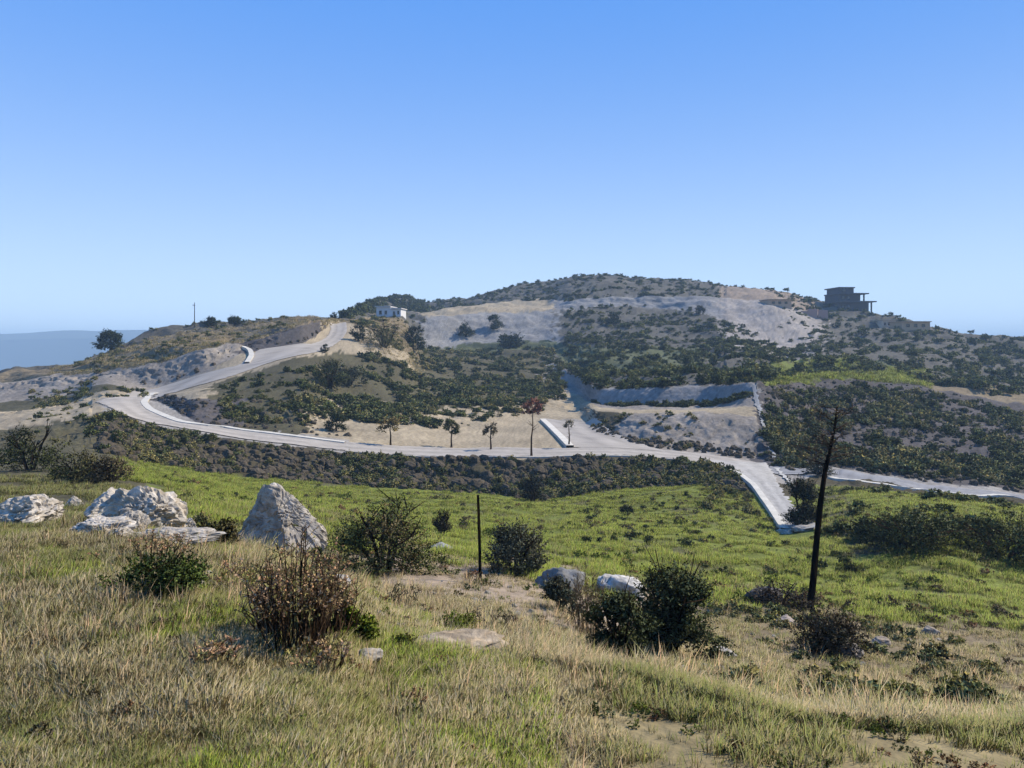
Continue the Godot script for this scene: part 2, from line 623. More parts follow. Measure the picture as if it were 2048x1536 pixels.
func tuft_mesh(seed_: int, blades: int, spread: float, lean: float, tint: Array, thin := 1.0) -> ArrayMesh:
	rng.seed = seed_
	var mb := MB.new()
	for i in blades:
		var a := rng.randf() * TAU
		var b := Vector3(cos(a), 0, sin(a)) * spread * sqrt(rng.randf())
		var dir := Vector3(cos(a + rng.randfn() * 0.7), 0, sin(a + rng.randfn() * 0.7)) * lean * rng.randf_range(0.2, 1.3)
		var h := rng.randf_range(0.5, 1.1)
		var w := rng.randf_range(0.018, 0.04) * thin
		var s := Vector3(-dir.z, 0, dir.x).normalized() * w
		var m := b + Vector3(0, h * 0.6, 0) + dir * 0.35
		var e := b + Vector3(0, h, 0) + dir
		var c := vary(tint[rng.randi() % tint.size()], 0.25)
		var nn := (dir.normalized() * 0.4 + Vector3.UP + Vector3(rng.randfn(), 0, rng.randfn()) * 0.4).normalized()
		mb.quad(b - s, m - s * 0.7, m + s * 0.7, b + s, nn, c)
		mb.tri(m - s * 0.7, e, m + s * 0.7, nn, c)
	return mb.mesh(mats.grass)

# ---------------------------------------------------------------- rocks
func rock_mesh(seed_: int, planes: Array, random_planes: int, rough: float, colour: Color, res := 14, sharp := false) -> ArrayMesh:
	rng.seed = seed_
	var pl := planes.duplicate()
	for i in random_planes:
		var d := Vector3(rng.randfn(), rng.randfn() * 0.9, rng.randfn()).normalized()
		pl.append([d, rng.randf_range(0.72, 1.0)])
	var nz := FastNoiseLite.new()
	nz.seed = seed_
	nz.frequency = 1.9
	nz.fractal_octaves = 5
	var st := SurfaceTool.new()
	st.begin(Mesh.PRIMITIVE_TRIANGLES)
	st.set_smooth_group(-1 if res < 8 or sharp else 0)
	var ax := [[Vector3.RIGHT, Vector3.UP, Vector3.BACK], [Vector3.LEFT, Vector3.BACK, Vector3.UP], [Vector3.UP, Vector3.BACK, Vector3.RIGHT], [Vector3.DOWN, Vector3.RIGHT, Vector3.BACK], [Vector3.BACK, Vector3.RIGHT, Vector3.UP], [Vector3.FORWARD, Vector3.UP, Vector3.RIGHT]]
	for fa in ax:
		var grid := []
		for i in res + 1:
			for j in res + 1:
				var d: Vector3 = (fa[0] + fa[1] * (2.0 * i / res - 1.0) + fa[2] * (2.0 * j / res - 1.0)).normalized()
				var r := 1.25
				for p in pl:
					var q: float = d.dot(p[0])
					if q > 0.05:
						r = minf(r, p[1] / q)
				if sharp:
					var crack := 1.0 - smoothstep(0.0, 0.14, absf(nz.get_noise_3dv(d * 1.1 + Vector3(3, 1, 2))))
					r *= 1.0 + rough * (nz.get_noise_3dv(d * 0.7) * 0.5 - crack * 0.4 + nz.get_noise_3dv(d * 2.2) * 0.28)
					grid.append(d * r)
					continue
				var nn := nz.get_noise_3dv(d * 1.3)
				var ridge := 1.0 - absf(nz.get_noise_3dv(d * 2.4 + Vector3(5, 0, 0)))
				r *= 1.0 + rough * (nn * 0.9 - ridge * ridge * 0.35 + 0.2)
				grid.append(d * r)
		for i in res:
			for j in res:
				var q := [grid[i * (res + 1) + j], grid[(i + 1) * (res + 1) + j], grid[(i + 1) * (res + 1) + j + 1], grid[i * (res + 1) + j + 1]]
				for e in [0, 2, 1, 0, 3, 2]:
					var v: Vector3 = q[e]
					var w := 1.0 + nz.get_noise_3dv(v * 1.5 + Vector3(9, 9, 9)) * 0.55
					var rust := clampf(nz.get_noise_3dv(v * 0.9 - Vector3(7, 0, 3)) * 1.6, 0.0, 0.5)
					st.set_color(Color(colour.r * w, colour.g * w * (1.0 - rust * 0.12), colour.b * w * (1.0 - rust * 0.32)))
					st.add_vertex(v)
	if not sharp:
		st.index()
	st.generate_normals()
	var am := st.commit()
	am.surface_set_material(0, mats.rock)
	return am

func rock(called: String, label: String, at: Vector3, size: Vector3, turn: float, seed_: int, planes: Array, rough: float, colour: Color, res := 14, group := "", sharp := false) -> MeshInstance3D:
	var o := put(called, rock_mesh(seed_, planes, (14 if sharp else 9) if planes.is_empty() else 3, rough, colour, res, sharp))
	o.position = at
	o.rotation.y = turn
	o.scale = size
	tag(o, label, "rock", group)
	return o

# ---------------------------------------------------------------- materials
func noise_tex(freq: float, oct: int, lo: float, hi: float, seed_: int, size := 512, normal := false, strength := 4.0) -> NoiseTexture2D:
	var t := NoiseTexture2D.new()
	var nn := FastNoiseLite.new()
	nn.seed = seed_
	nn.frequency = freq
	nn.fractal_octaves = oct
	nn.fractal_gain = 0.62
	t.noise = nn
	t.width = size
	t.height = size
	t.seamless = true
	if normal:
		t.as_normal_map = true
		t.bump_strength = strength
	else:
		var g := Gradient.new()
		g.set_color(0, Color(lo, lo, lo))
		g.set_color(1, Color(hi, hi, hi))
		t.color_ramp = g
	return t

func material(called: String, tile: float, lo: float, hi: float, freq: float, seed_: int, rough: float, bumpy: float) -> StandardMaterial3D:
	var m := StandardMaterial3D.new()
	m.resource_name = called
	m.vertex_color_use_as_albedo = true
	m.roughness = rough
	m.metallic_specular = 0.25
	if tile > 0.0:
		m.albedo_texture = noise_tex(freq, 6, lo, hi, seed_)
		m.uv1_triplanar = true
		m.uv1_world_triplanar = true
		m.uv1_scale = Vector3.ONE / tile
		m.normal_enabled = true
		m.normal_scale = bumpy
		m.normal_texture = noise_tex(freq, 6, 0, 1, seed_ + 1, 512, true, 5.0)
	return m

func make_materials() -> void:
	mats.soil = material("soil", 5.3, 0.72, 1.0, 0.02, 11, 1.0, 0.9)
	mats.rock = material("limestone", 1.9, 0.62, 1.0, 0.016, 21, 0.95, 1.2)
	mats.concrete = material("concrete", 2.3, 0.85, 1.0, 0.02, 31, 0.9, 0.3)
	mats.asphalt = material("asphalt", 3.1, 0.86, 1.0, 0.05, 41, 0.92, 0.35)
	mats.plaster = material("plaster", 2.7, 0.88, 1.0, 0.02, 51, 0.9, 0.2)
	mats.bark = material("bark", 0.5, 0.6, 1.0, 0.03, 61, 0.95, 0.8)
	mats.metal = material("painted metal", 0.0, 0, 0, 0, 0, 0.6, 0)
	var lf := material("leaf", 0.0, 0, 0, 0, 0, 0.7, 0)
	lf.cull_mode = BaseMaterial3D.CULL_DISABLED
	lf.backlight_enabled = true
	lf.backlight = Color(0.5, 0.5, 0.5)
	mats.leaf = lf
	var gr: StandardMaterial3D = lf.duplicate()
	gr.resource_name = "grass blade"
	gr.backlight = Color(0.45, 0.45, 0.45)
	mats.grass = gr
	var gl := StandardMaterial3D.new()
	gl.resource_name = "dark glass"
	gl.albedo_color = Color(0.05, 0.06, 0.07)
	gl.roughness = 0.15
	mats.glass = gl

# ---------------------------------------------------------------- scatter
func scatter(px0: float, px1: float, r0: float, r1: float, n: int, seed_: int, clump := 0.0) -> Array:
	# points spread evenly over the ground between two bearings and two breaks of slope
	rng.seed = seed_
	var out := []
	var guard := 0
	while out.size() < n and guard < n * 12:
		guard += 1
		var px := rng.randf_range(px0, px1)
		var f := fan(px)
		var rc := rng.randf_range(r0, r1)
		var k := int(rc)
		var z: float = lerpf(f[0][k], f[0][mini(k + 1, RINGS - 1)], rc - k)
		var x := (px - MID) / FOCAL * z
		if clump > 0.0 and n_mid.get_noise_2d(x * 0.55 + seed_, z * 0.7) + 0.7 * n_big.get_noise_2d(x * 1.2, z * 1.6 + seed_) < clump * rng.randfn() + 0.05:
			continue
		out.append(Vector3(x, ground(x, z), -z))
	return out

func xform(p: Vector3, s: Vector3, tilt := 0.1) -> Transform3D:
	var b := Basis(Vector3.UP, rng.randf() * TAU) * Basis(Vector3.RIGHT, rng.randfn() * tilt)
	return Transform3D(b.scaled_local(s), p)

func is_road(p: Vector3) -> bool:
	var z := -p.z
	var px := MID + p.x / z * FOCAL
	var rc := ring_of(fan(px), z)
	if px > 190 and px < 1610 and rc > 7.9 and rc < 9.05:
		return true
	if px > 190 and px < 720 and rc > 10.7 and rc < 12.15:
		return true
	if z > 30 and z < 70 and px > 1480 and px < 1680:
		var py := EYE_LINE - p.y / z * FOCAL
		var mid := lerpf(1505.0, 1600.0, clampf((py - 935.0) / 125.0, 0, 1))
		return absf(px - mid) < 48 and py > 920 and py < 1080
	return false

# ---------------------------------------------------------------- the scene
func land_columns() -> void:
	var a := [1328,4.1, 1040,9.0, 1056,13.0, 985,22.0, 955,28.0, 930,35.0, 900,46.0, 870,62.0, 840,88.0, 830,96.0, 815,102.0, 800,108.0, 785,116.0, 778,120.0, 770,124.0, 765,128.0, 760,132.0, 755,136.0]
	col(-900, a)
	col(-100, a)
	col(134, [1328,4.1, 1045,9.0, 1062,13.0, 985,22.0, 955,28.0, 925,35.0, 890,46.0, 845,62.0, 812,90.0, 803,97.0, 785,103.0, 770,108.0, 750,114.0, 742,120.0, 736,125.0, 730,130.0, 727,134.0, 722,138.0])
	col(215, [1328,4.1, 1050,9.0, 1068,13.0, 1000,20.0, 965,26.0, 940,32.0, 905,44.0, 824,66.0, 795,90.0, 778,96.0, 768,101.0, 757,106.0, 738,112.0, 728,118.0, 718,125.0, 708,132.0, 703,138.0, 697,144.0])
	col(300, [1328,4.1, 1060,9.0, 1078,13.0, 1010,20.0, 975,28.0, 955,36.0, 925,50.0, 851,62.0, 800,92.0, 790,97.0, 788,99.0, 776,104.0, 722,110.0, 712,116.0, 700,124.0, 688,132.0, 676,142.0, 663,152.0])
	col(400, [1328,4.1, 1080,9.3, 1100,13.5, 1020,20.0, 985,30.0, 965,38.0, 940,52.0, 866,61.0, 846,68.0, 797,79.0, 774,93.0, 748,105.0, 702,110.0, 694,116.0, 684,125.0, 672,135.0, 660,146.0, 645,158.0])
	col(490, [1328,4.2, 1098,9.6, 1112,14.0, 1030,21.0, 1000,32.0, 980,42.0, 955,53.0, 882,60.0, 860,68.0, 796,82.0, 748,99.0, 706,112.0, 690,117.0, 684,123.0, 672,133.0, 662,144.0, 650,155.0, 640,165.0])
	col(600, [1328,4.3, 1125,10.0, 1140,14.5, 1040,22.0, 1005,34.0, 985,44.0, 960,54.0, 895,60.0, 870,67.0, 808,80.0, 716,106.0, 688,118.0, 652,123.0, 647,131.0, 643,140.0, 640,148.0, 638,154.0, 636,160.0])
	col(690, [1328,4.5, 1160,10.5, 1172,14.0, 1050,24.0, 1015,36.0, 992,46.0, 968,55.0, 905,61.0, 881,67.0, 793,92.0, 706,118.0, 645,150.0, 641,155.0, 639,160.0, 638,164.0, 637,168.0, 635,172.0, 633,176.0])
	col(800, [1328,5.0, 1215,9.5, 1172,13.5, 1070,26.0, 1025,38.0, 1000,47.0, 975,56.0, 912,62.0, 886,69.0, 805,95.0, 728,125.0, 700,138.0, 658,160.0, 642,172.0, 637,200.0, 630,230.0, 618,265.0, 592,330.0])
	col(850, [1328,5.0, 1235,9.0, 1180,13.0, 1080,26.0, 1030,38.0, 1003,47.0, 978,56.0, 915,62.0, 888,70.0, 812,98.0, 760,130.0, 730,150.0, 702,175.0, 700,192.0, 692,206.0, 634,222.0, 622,270.0, 609,330.0])
	col(950, [1328,5.3, 1268,8.0, 1190,13.0, 1100,24.0, 1040,37.0, 1008,47.0, 985,56.0, 915,62.0, 884,75.0, 812,105.0, 770,135.0, 740,160.0, 715,185.0, 702,204.0, 688,216.0, 628,232.0, 610,275.0, 592,320.0])
	col(1085, [1328,5.5, 1308,6.5, 1210,12.5, 1130,22.0, 1050,36.0, 1015,47.0, 1000,54.0, 916,62.0, 838,98.0, 803,115.0, 775,135.0, 750,155.0, 720,180.0, 700,200.0, 676,216.0, 625,240.0, 600,275.0, 566,330.0])
	col(1150, [1335,5.5, 1330,6.1, 1240,11.5, 1140,21.5, 1052,36.0, 1016,47.0, 992,55.0, 913,62.5, 836,99.0, 806,116.0, 788,126.0, 778,132.0, 752,138.0, 730,165.0, 690,195.0, 622,240.0, 594,256.0, 556,330.0])
	col(1200, [1340,5.5, 1336,6.0, 1270,11.0, 1150,21.0, 1055,36.0, 1018,47.0, 985,55.0, 912,63.0, 868,79.0, 824,90.0, 814,100.0, 808,105.0, 775,109.0, 740,140.0, 690,185.0, 613,245.0, 591,252.0, 555,330.0])
	col(1300, [1365,5.2, 1361,5.6, 1290,11.0, 1170,20.0, 1060,36.0, 1020,46.0, 970,57.0, 917,63.0, 896,70.0, 828,80.0, 820,92.0, 812,98.0, 773,102.0, 735,135.0, 690,185.0, 614,245.0, 592,252.0, 562,335.0])
	col(1420, [1400,4.8, 1396,5.1, 1310,11.0, 1205,19.0, 1075,33.0, 1020,45.0, 965,56.0, 929,62.0, 909,68.0, 825,78.0, 819,88.0, 806,94.0, 768,98.0, 740,128.0, 690,180.0, 628,225.0, 595,250.0, 572,330.0])
	col(1510, [1425,4.6, 1421,4.8, 1325,10.5, 1208,19.0, 1085,32.0, 1030,43.0, 985,51.0, 958,56.0, 925,66.0, 832,76.0, 812,82.0, 792,86.0, 766,89.0, 745,110.0, 705,160.0, 670,200.0, 600,245.0, 582,310.0])
	col(1570, [1440,4.5, 1436,4.7, 1335,10.5, 1208,19.5, 1100,31.0, 1060,38.0, 990,50.0, 968,55.0, 945,62.0, 905,70.0, 850,79.0, 800,89.0, 765,98.0, 748,112.0, 722,150.0, 692,185.0, 607,240.0, 590,290.0])
	col(1650, [1450,4.4, 1446,4.6, 1345,10.5, 1210,20.0, 1095,31.0, 1060,35.0, 968,56.0, 950,60.0, 932,66.0, 890,74.0, 832,88.0, 792,100.0, 762,112.0, 737,125.0, 717,150.0, 690,190.0, 635,240.0, 608,275.0])
	col(1760, [1456,4.4, 1452,4.6, 1350,10.5, 1225,19.0, 1108,28.0, 1065,31.0, 977,52.0, 966,58.0, 948,65.0, 902,74.0, 842,90.0, 797,105.0, 764,118.0, 738,132.0, 716,160.0, 690,195.0, 655,225.0, 628,255.0])
	col(1876, [1460,4.4, 1456,4.6, 1355,10.5, 1232,18.5, 1112,27.0, 1052,30.0, 992,52.0, 984,58.0, 970,63.0, 922,74.0, 872,88.0, 822,105.0, 787,120.0, 757,135.0, 735,155.0, 706,185.0, 677,210.0, 655,230.0])
	var b := [1470,4.4, 1466,4.6, 1365,10.5, 1250,18.0, 1130,27.0, 1075,30.0, 1012,52.0, 1004,58.0, 990,63.0, 945,74.0, 895,88.0, 850,105.0, 815,120.0, 785,135.0, 760,155.0, 735,185.0, 705,210.0, 684,230.0]
	col(2130, b)
	col(2950, b)

func _ready() -> void:
	# camera: level, the lens shifted down a little
	var cam := Camera3D.new()
	cam.name = "camera"
	cam.projection = Camera3D.PROJECTION_FRUSTUM
	cam.set_frustum(0.1 * 1536.0 / FOCAL, Vector2(0, -0.1 * (768.0 - EYE_LINE) / FOCAL), 0.1, 9000.0)
	add_child(cam)
	cam.make_current()
	# sky
	var env := Environment.new()
	var sky := Sky.new()
	var pm := ProceduralSkyMaterial.new()
	pm.sky_top_color = Color8(58, 126, 208)
	pm.sky_horizon_color = Color8(212, 234, 250)
	pm.sky_curve = 0.13
	pm.ground_bottom_color = Color8(120, 112, 96)
	pm.ground_horizon_color = Color8(190, 200, 205)
	pm.sun_angle_max = 40.0
	pm.sun_curve = 0.12
	sky.sky_material = pm
	env.sky = sky
	env.background_mode = Environment.BG_SKY
	env.background_energy_multiplier = 1.0
	env.tonemap_mode = Environment.TONE_MAPPER_LINEAR
	env.tonemap_exposure = 1.42
	env.sdfgi_enabled = true
	env.ssao_enabled = true
	env.ssil_enabled = true
	env.fog_enabled = true
	env.fog_density = 0.0005
	env.fog_light_color = Color8(176, 208, 236)
	var we := WorldEnvironment.new()
	we.name = "world_environment"
	we.environment = env
	add_child(we)
	var sun := DirectionalLight3D.new()
	sun.name = "sun"
	sun.light_energy = 1.6
	sun.light_color = Color(1.0, 0.955, 0.88)
	sun.light_angular_distance = 0.5
	sun.shadow_enabled = true
	add_child(sun)
	sun.look_at_from_position(Vector3.ZERO, -Vector3(0.74, 0.78, -0.36))

	n_big.seed = 3
	n_big.frequency = 0.035
	n_big.fractal_octaves = 3
	n_mid.seed = 8
	n_mid.frequency = 0.16
	n_mid.fractal_octaves = 4
	n_fine.seed = 15
	n_fine.frequency = 0.55
	n_fine.fractal_octaves = 4
	for s in cover_text:
		var row := []
		for w in s.split(" "):
			row.append([float(w.left(w.length() - 1)), palette[w.right(1)]])
		cover.append(row)
	make_materials()
	land_columns()
	prepare_land()
	build_land()
	far_mountain()
	roads()
	buildings()
	outcrops()
	trees()
	shrubs()
	small_things()
	grass()

func far_mountain() -> void:
	var mb := MB.new()
	var prev := []
	for i in 80:
		var x := -4300.0 + i * 60.0
		var h := 62.0 + 16.0 * n_mid.get_noise_1d(x * 0.02) + 6.0 * n_fine.get_noise_1d(x * 0.02) - maxf(0.0, (x + 1150.0) * 0.14)
		var cur := [Vector3(x, -100, -2300), Vector3(x + 20, h * 0.55, -2420), Vector3(x, h, -2560), Vector3(x, -100, -3000)]
		if i > 0:
			for k in 3:
				mb.face(prev[k], prev[k + 1], cur[k + 1], cur[k], Color(0.10, 0.115, 0.08))
		prev = cur
	struct("mountain", mb.mesh(mats.soil), "low blue ridge far behind the hillside")

func roads() -> void:
	var pale := Color(0.36, 0.325, 0.28)
	# lower road and its bend
	sheet("road", [Vector2(1520, 956), Vector2(1420, 927), Vector2(1300, 914), Vector2(1200, 911), Vector2(1085, 914), Vector2(950, 913), Vector2(800, 910), Vector2(690, 902), Vector2(600, 892), Vector2(490, 879), Vector2(400, 863), Vector2(300, 846), Vector2(240, 827), Vector2(190, 805)],
		[Vector2(1535, 928), Vector2(1420, 911), Vector2(1300, 899), Vector2(1200, 896), Vector2(1085, 898), Vector2(950, 897), Vector2(800, 893), Vector2(690, 885), Vector2(600, 874), Vector2(490, 863), Vector2(400, 849), Vector2(330, 833), Vector2(298, 817), Vector2(290, 800)], 220, 8, 0.07, pale, mats.asphalt, "pale lower road sweeping into the bend")
	# climbing road beyond the bend
	sheet("road", [Vector2(188, 806), Vector2(220, 797), Vector2(286, 783), Vector2(327, 773), Vector2(369, 760), Vector2(410, 750), Vector2(452, 739), Vector2(482, 728), Vector2(500, 712), Vector2(520, 700), Vector2(560, 694), Vector2(620, 689), Vector2(652, 676), Vector2(662, 660), Vector2(660, 645)],
		[Vector2(290, 803), Vector2(300, 797), Vector2(330, 790), Vector2(370, 779), Vector2(410, 768), Vector2(450, 757), Vector2(490, 744), Vector2(530, 729), Vector2(560, 720), Vector2(590, 713), Vector2(630, 706), Vector2(662, 694), Vector2(684, 679), Vector2(694, 662), Vector2(692, 645)], 200, 8, 0.08, pale, mats.asphalt, "pale road climbing from the bend to the crest")
	# side road coming out of the valley
	sheet("road", [Vector2(1090, 838), Vector2(1110, 862), Vector2(1144, 896)], [Vector2(1185, 838), Vector2(1225, 866), Vector2(1330, 904)], 60, 8, 0.09, pale, mats.asphalt, "short side road joining the lower road from the valley")
	# concrete track running down towards the meadow
	sheet("track", [Vector2(1410, 924), Vector2(1470, 945), Vector2(1508, 972), Vector2(1540, 1016), Vector2(1572, 1066)], [Vector2(1532, 928), Vector2(1545, 948), Vector2(1558, 976), Vector2(1588, 1016), Vector2(1640, 1060)], 120, 10, 0.16, Color(0.38, 0.36, 0.325), mats.concrete, "concrete track descending from the road to the meadow")
	# road on the right
	sheet("road", [Vector2(1530, 946), Vector2(1600, 950), Vector2(1660, 955), Vector2(1760, 968), Vector2(1876, 985), Vector2(2110, 1006)], [Vector2(1540, 934), Vector2(1600, 938), Vector2(1660, 941), Vector2(1760, 953), Vector2(1876, 973), Vector2(2110, 994)], 120, 6, 0.08, Color(0.24, 0.24, 0.245), mats.asphalt, "grey road below the dark rubble slope")
	var white := Color(0.56, 0.53, 0.46)
	kerb("kerb", [Vector2(312, 787), Vector2(296, 795), Vector2(288, 806), Vector2(300, 820), Vector2(333, 835), Vector2(365, 846), Vector2(410, 852), Vector2(452, 856), Vector2(521, 866), Vector2(604, 876), Vector2(690, 887)], 110, 0.7, 0.16, white, "pale kerb round the inside of the bend")
	kerb("kerb", [Vector2(1085, 842), Vector2(1100, 856), Vector2(1120, 876), Vector2(1140, 897)], 40, 0.7, 0.3, Color(0.62, 0.58, 0.5), "white kerb along the short side road")
	kerb("kerb", [Vector2(487, 696), Vector2(499, 702), Vector2(503, 713), Vector2(494, 728)], 30, 0.7, 0.3, white, "white kerb at the upper corner of the climbing road")
	kerb("kerb", [Vector2(1660, 957), Vector2(1720, 965), Vector2(1790, 975), Vector2(1876, 986), Vector2(2110, 1007)], 70, 0.5, 0.16, white, "pale kerb along the grey road by the meadow")
	kerb("kerb", [Vector2(1462, 944), Vector2(1506, 974), Vector2(1538, 1018), Vector2(1570, 1066)], 60, 0.4, 0.26, white, "pale kerb along the left edge of the descending track")
	kerb("kerb", [Vector2(690, 904), Vector2(800, 912), Vector2(950, 915), Vector2(1085, 916), Vector2(1200, 913), Vector2(1300, 916), Vector2(1420, 928)], 120, 0.35, 0.12, Color(0.46, 0.42, 0.36), "low kerb on top of the embankment")
	# concrete drains on the right end of the cut slope
	sheet("drain", [Vector2(1502, 772), Vector2(1512, 812), Vector2(1526, 858), Vector2(1546, 920)], [Vector2(1512, 772), Vector2(1521, 812), Vector2(1533, 858), Vector2(1554, 918)], 50, 3, 0.12, Color(0.24, 0.245, 0.25), mats.concrete, "concrete drain down the end of the cut slope")
	sheet("drain", [Vector2(1548, 938), Vector2(1572, 962), Vector2(1588, 984)], [Vector2(1556, 938), Vector2(1580, 962), Vector2(1596, 984)], 30, 2, 0.12, Color(0.42, 0.41, 0.38), mats.concrete, "short concrete drain beside the descending track")

func buildings() -> void:
	# unfinished concrete house on the ridge
	var at := spot(1700, 618)
	at.y -= 0.6
	var o := base_of("concrete_house", "dark grey stepped concrete house on the ridge top", "house", at, 0.12)
	var grey := Color(0.10, 0.098, 0.105)
	var k := -at.z / FOCAL
	var parts := [["wall", -24, -10, 40, 18, 10.0], ["wall", -24, 18, 22, 34, 9.0], ["wall", -23, 34, 8, 46, 8.0]]
	for p in parts:
		var mb := MB.new()
		mb.box(Vector3(p[1] * k, p[2] * k, -p[5]), Vector3(p[3] * k, p[4] * k, 0), grey)
		put("wall", mb.mesh(mats.plaster), o)
	for s in [[-27, 17, 50, 2.0], [-26, 33, 35, 1.6], [-25, 45, 9, 0.6]]:
		var mb := MB.new()
		mb.box(Vector3(s[0] * k, s[1] * k, -9.0), Vector3(s[2] * k, (s[1] + 2.2) * k, s[3]), grey * 1.15)
		put("slab", mb.mesh(mats.plaster), o)
	for q in [[46, -10, 17], [30, 19, 33]]:
		var mb := MB.new()
		mb.box(Vector3(q[0] * k, q[1] * k, -0.6), Vector3((q[0] + 2.2) * k, q[2] * k, -0.2), grey)
		put("column", mb.mesh(mats.plaster), o)
	for wdw in [[-18, 3], [-6, 3], [-18, 22], [-7, 22], [-16, 37]]:
		var mb := MB.new()
		mb.box(Vector3(wdw[0] * k, wdw[1] * k, -0.2), Vector3((wdw[0] + 7) * k, (wdw[1] + 8) * k, 0.04), Color(0.05, 0.055, 0.06))
		var win := put("window", mb.mesh(mats.plaster), o)
		var mg := MB.new()
		mg.box(Vector3((wdw[0] + 0.8) * k, (wdw[1] + 0.8) * k, 0.03), Vector3((wdw[0] + 6.2) * k, (wdw[1] + 7.2) * k, 0.07), Color.WHITE)
		put("pane", mg.mesh(mats.glass), win)
	# white house below the wooded knoll
	at = spot(777, 634)
	o = base_of("white_house", "small white house below the dark wooded knoll", "house", at, -0.1)
	k = -at.z / FOCAL
	for p in [[-25, 0, 4, 20, 7.0], [4, 0, 25, 16, 6.0]]:
		var mb := MB.new()
		mb.box(Vector3(p[0] * k, -1.0, -p[4]), Vector3(p[2] * k, p[3] * k, 0), Color(0.7, 0.69, 0.68))
		put("wall", mb.mesh(mats.plaster), o)
	for p in [[-27, 20, 5, 7.4], [5.2, 16, 27, 6.4]]:
		var mb := MB.new()
		mb.box(Vector3(p[0] * k, p[1] * k, -p[3]), Vector3(p[2] * k, (p[1] + 2.0) * k, 0.5), Color(0.5, 0.48, 0.46))
		put("roof", mb.mesh(mats.plaster), o)
	for wdw in [[-19, 5, 5, 8], [-8, 5, 5, 8], [9, 0, 5, 11], [18, 5, 4, 7]]:
		var mb := MB.new()
		mb.box(Vector3(wdw[0] * k, wdw[1] * k, -0.2), Vector3((wdw[0] + wdw[2]) * k, (wdw[1] + wdw[3]) * k, 0.05), Color.WHITE)
		put("window" if wdw[1] > 0 else "door", mb.mesh(mats.glass), o)
	# low houses along the skyline
	for hs in [[1778, 656, 15, 15, Color(0.6, 0.5, 0.38), "small pale beige flat roofed house on the right ridge"], [1832, 660, 30, 16, Color(0.55, 0.37, 0.22), "low tan house at the right end of the ridge"], [1560, 612, 24, 12, Color(0.52, 0.36, 0.24), "low earth coloured house above the pale scree"]]:
		at = spot(hs[0], hs[1])
		k = -at.z / FOCAL
		o = base_of("ridge_house", hs[5], "house", at, 0.1)
		var hb := MB.new()
		hb.box(Vector3(-hs[2] * k, -1.5, -6.0), Vector3(hs[2] * k, hs[3] * k, 0), hs[4])
		put("wall", hb.mesh(mats.plaster), o)
		hb = MB.new()
		hb.box(Vector3(-(hs[2] + 1.5) * k, hs[3] * k, -6.3), Vector3((hs[2] + 1.5) * k, (hs[3] + 1.6) * k, 0.4), hs[4] * 0.8)
		put("roof", hb.mesh(mats.plaster), o)
		for q in 3:
			hb = MB.new()
			var wx: float = hs[2] * (-0.7 + 0.55 * q)
			hb.box(Vector3(wx * k, hs[3] * 0.35 * k, -0.2), Vector3((wx + 0.25 * hs[2]) * k, hs[3] * 0.75 * k, 0.05), Color.WHITE)
			put("window", hb.mesh(mats.glass), o)
	# pinkish boundary wall beside the concrete house
	at = spot(1625, 634)
	o = base_of("boundary_wall", "low pinkish wall on the slope left of the concrete house", "wall", at, 0.1)
	k = -at.z / FOCAL
	for p in [[-30, 0, 12], [-10, 3, 16], [12, 5, 14]]:
		var mb := MB.new()
		mb.box(Vector3(p[0] * k, -1.2, -0.35 + p[1] * 0.03), Vector3((p[0] + 20.0) * k, p[2] * k, p[1] * 0.03), Color(0.42, 0.27, 0.22))
		put("wall_section", mb.mesh(mats.plaster), o)

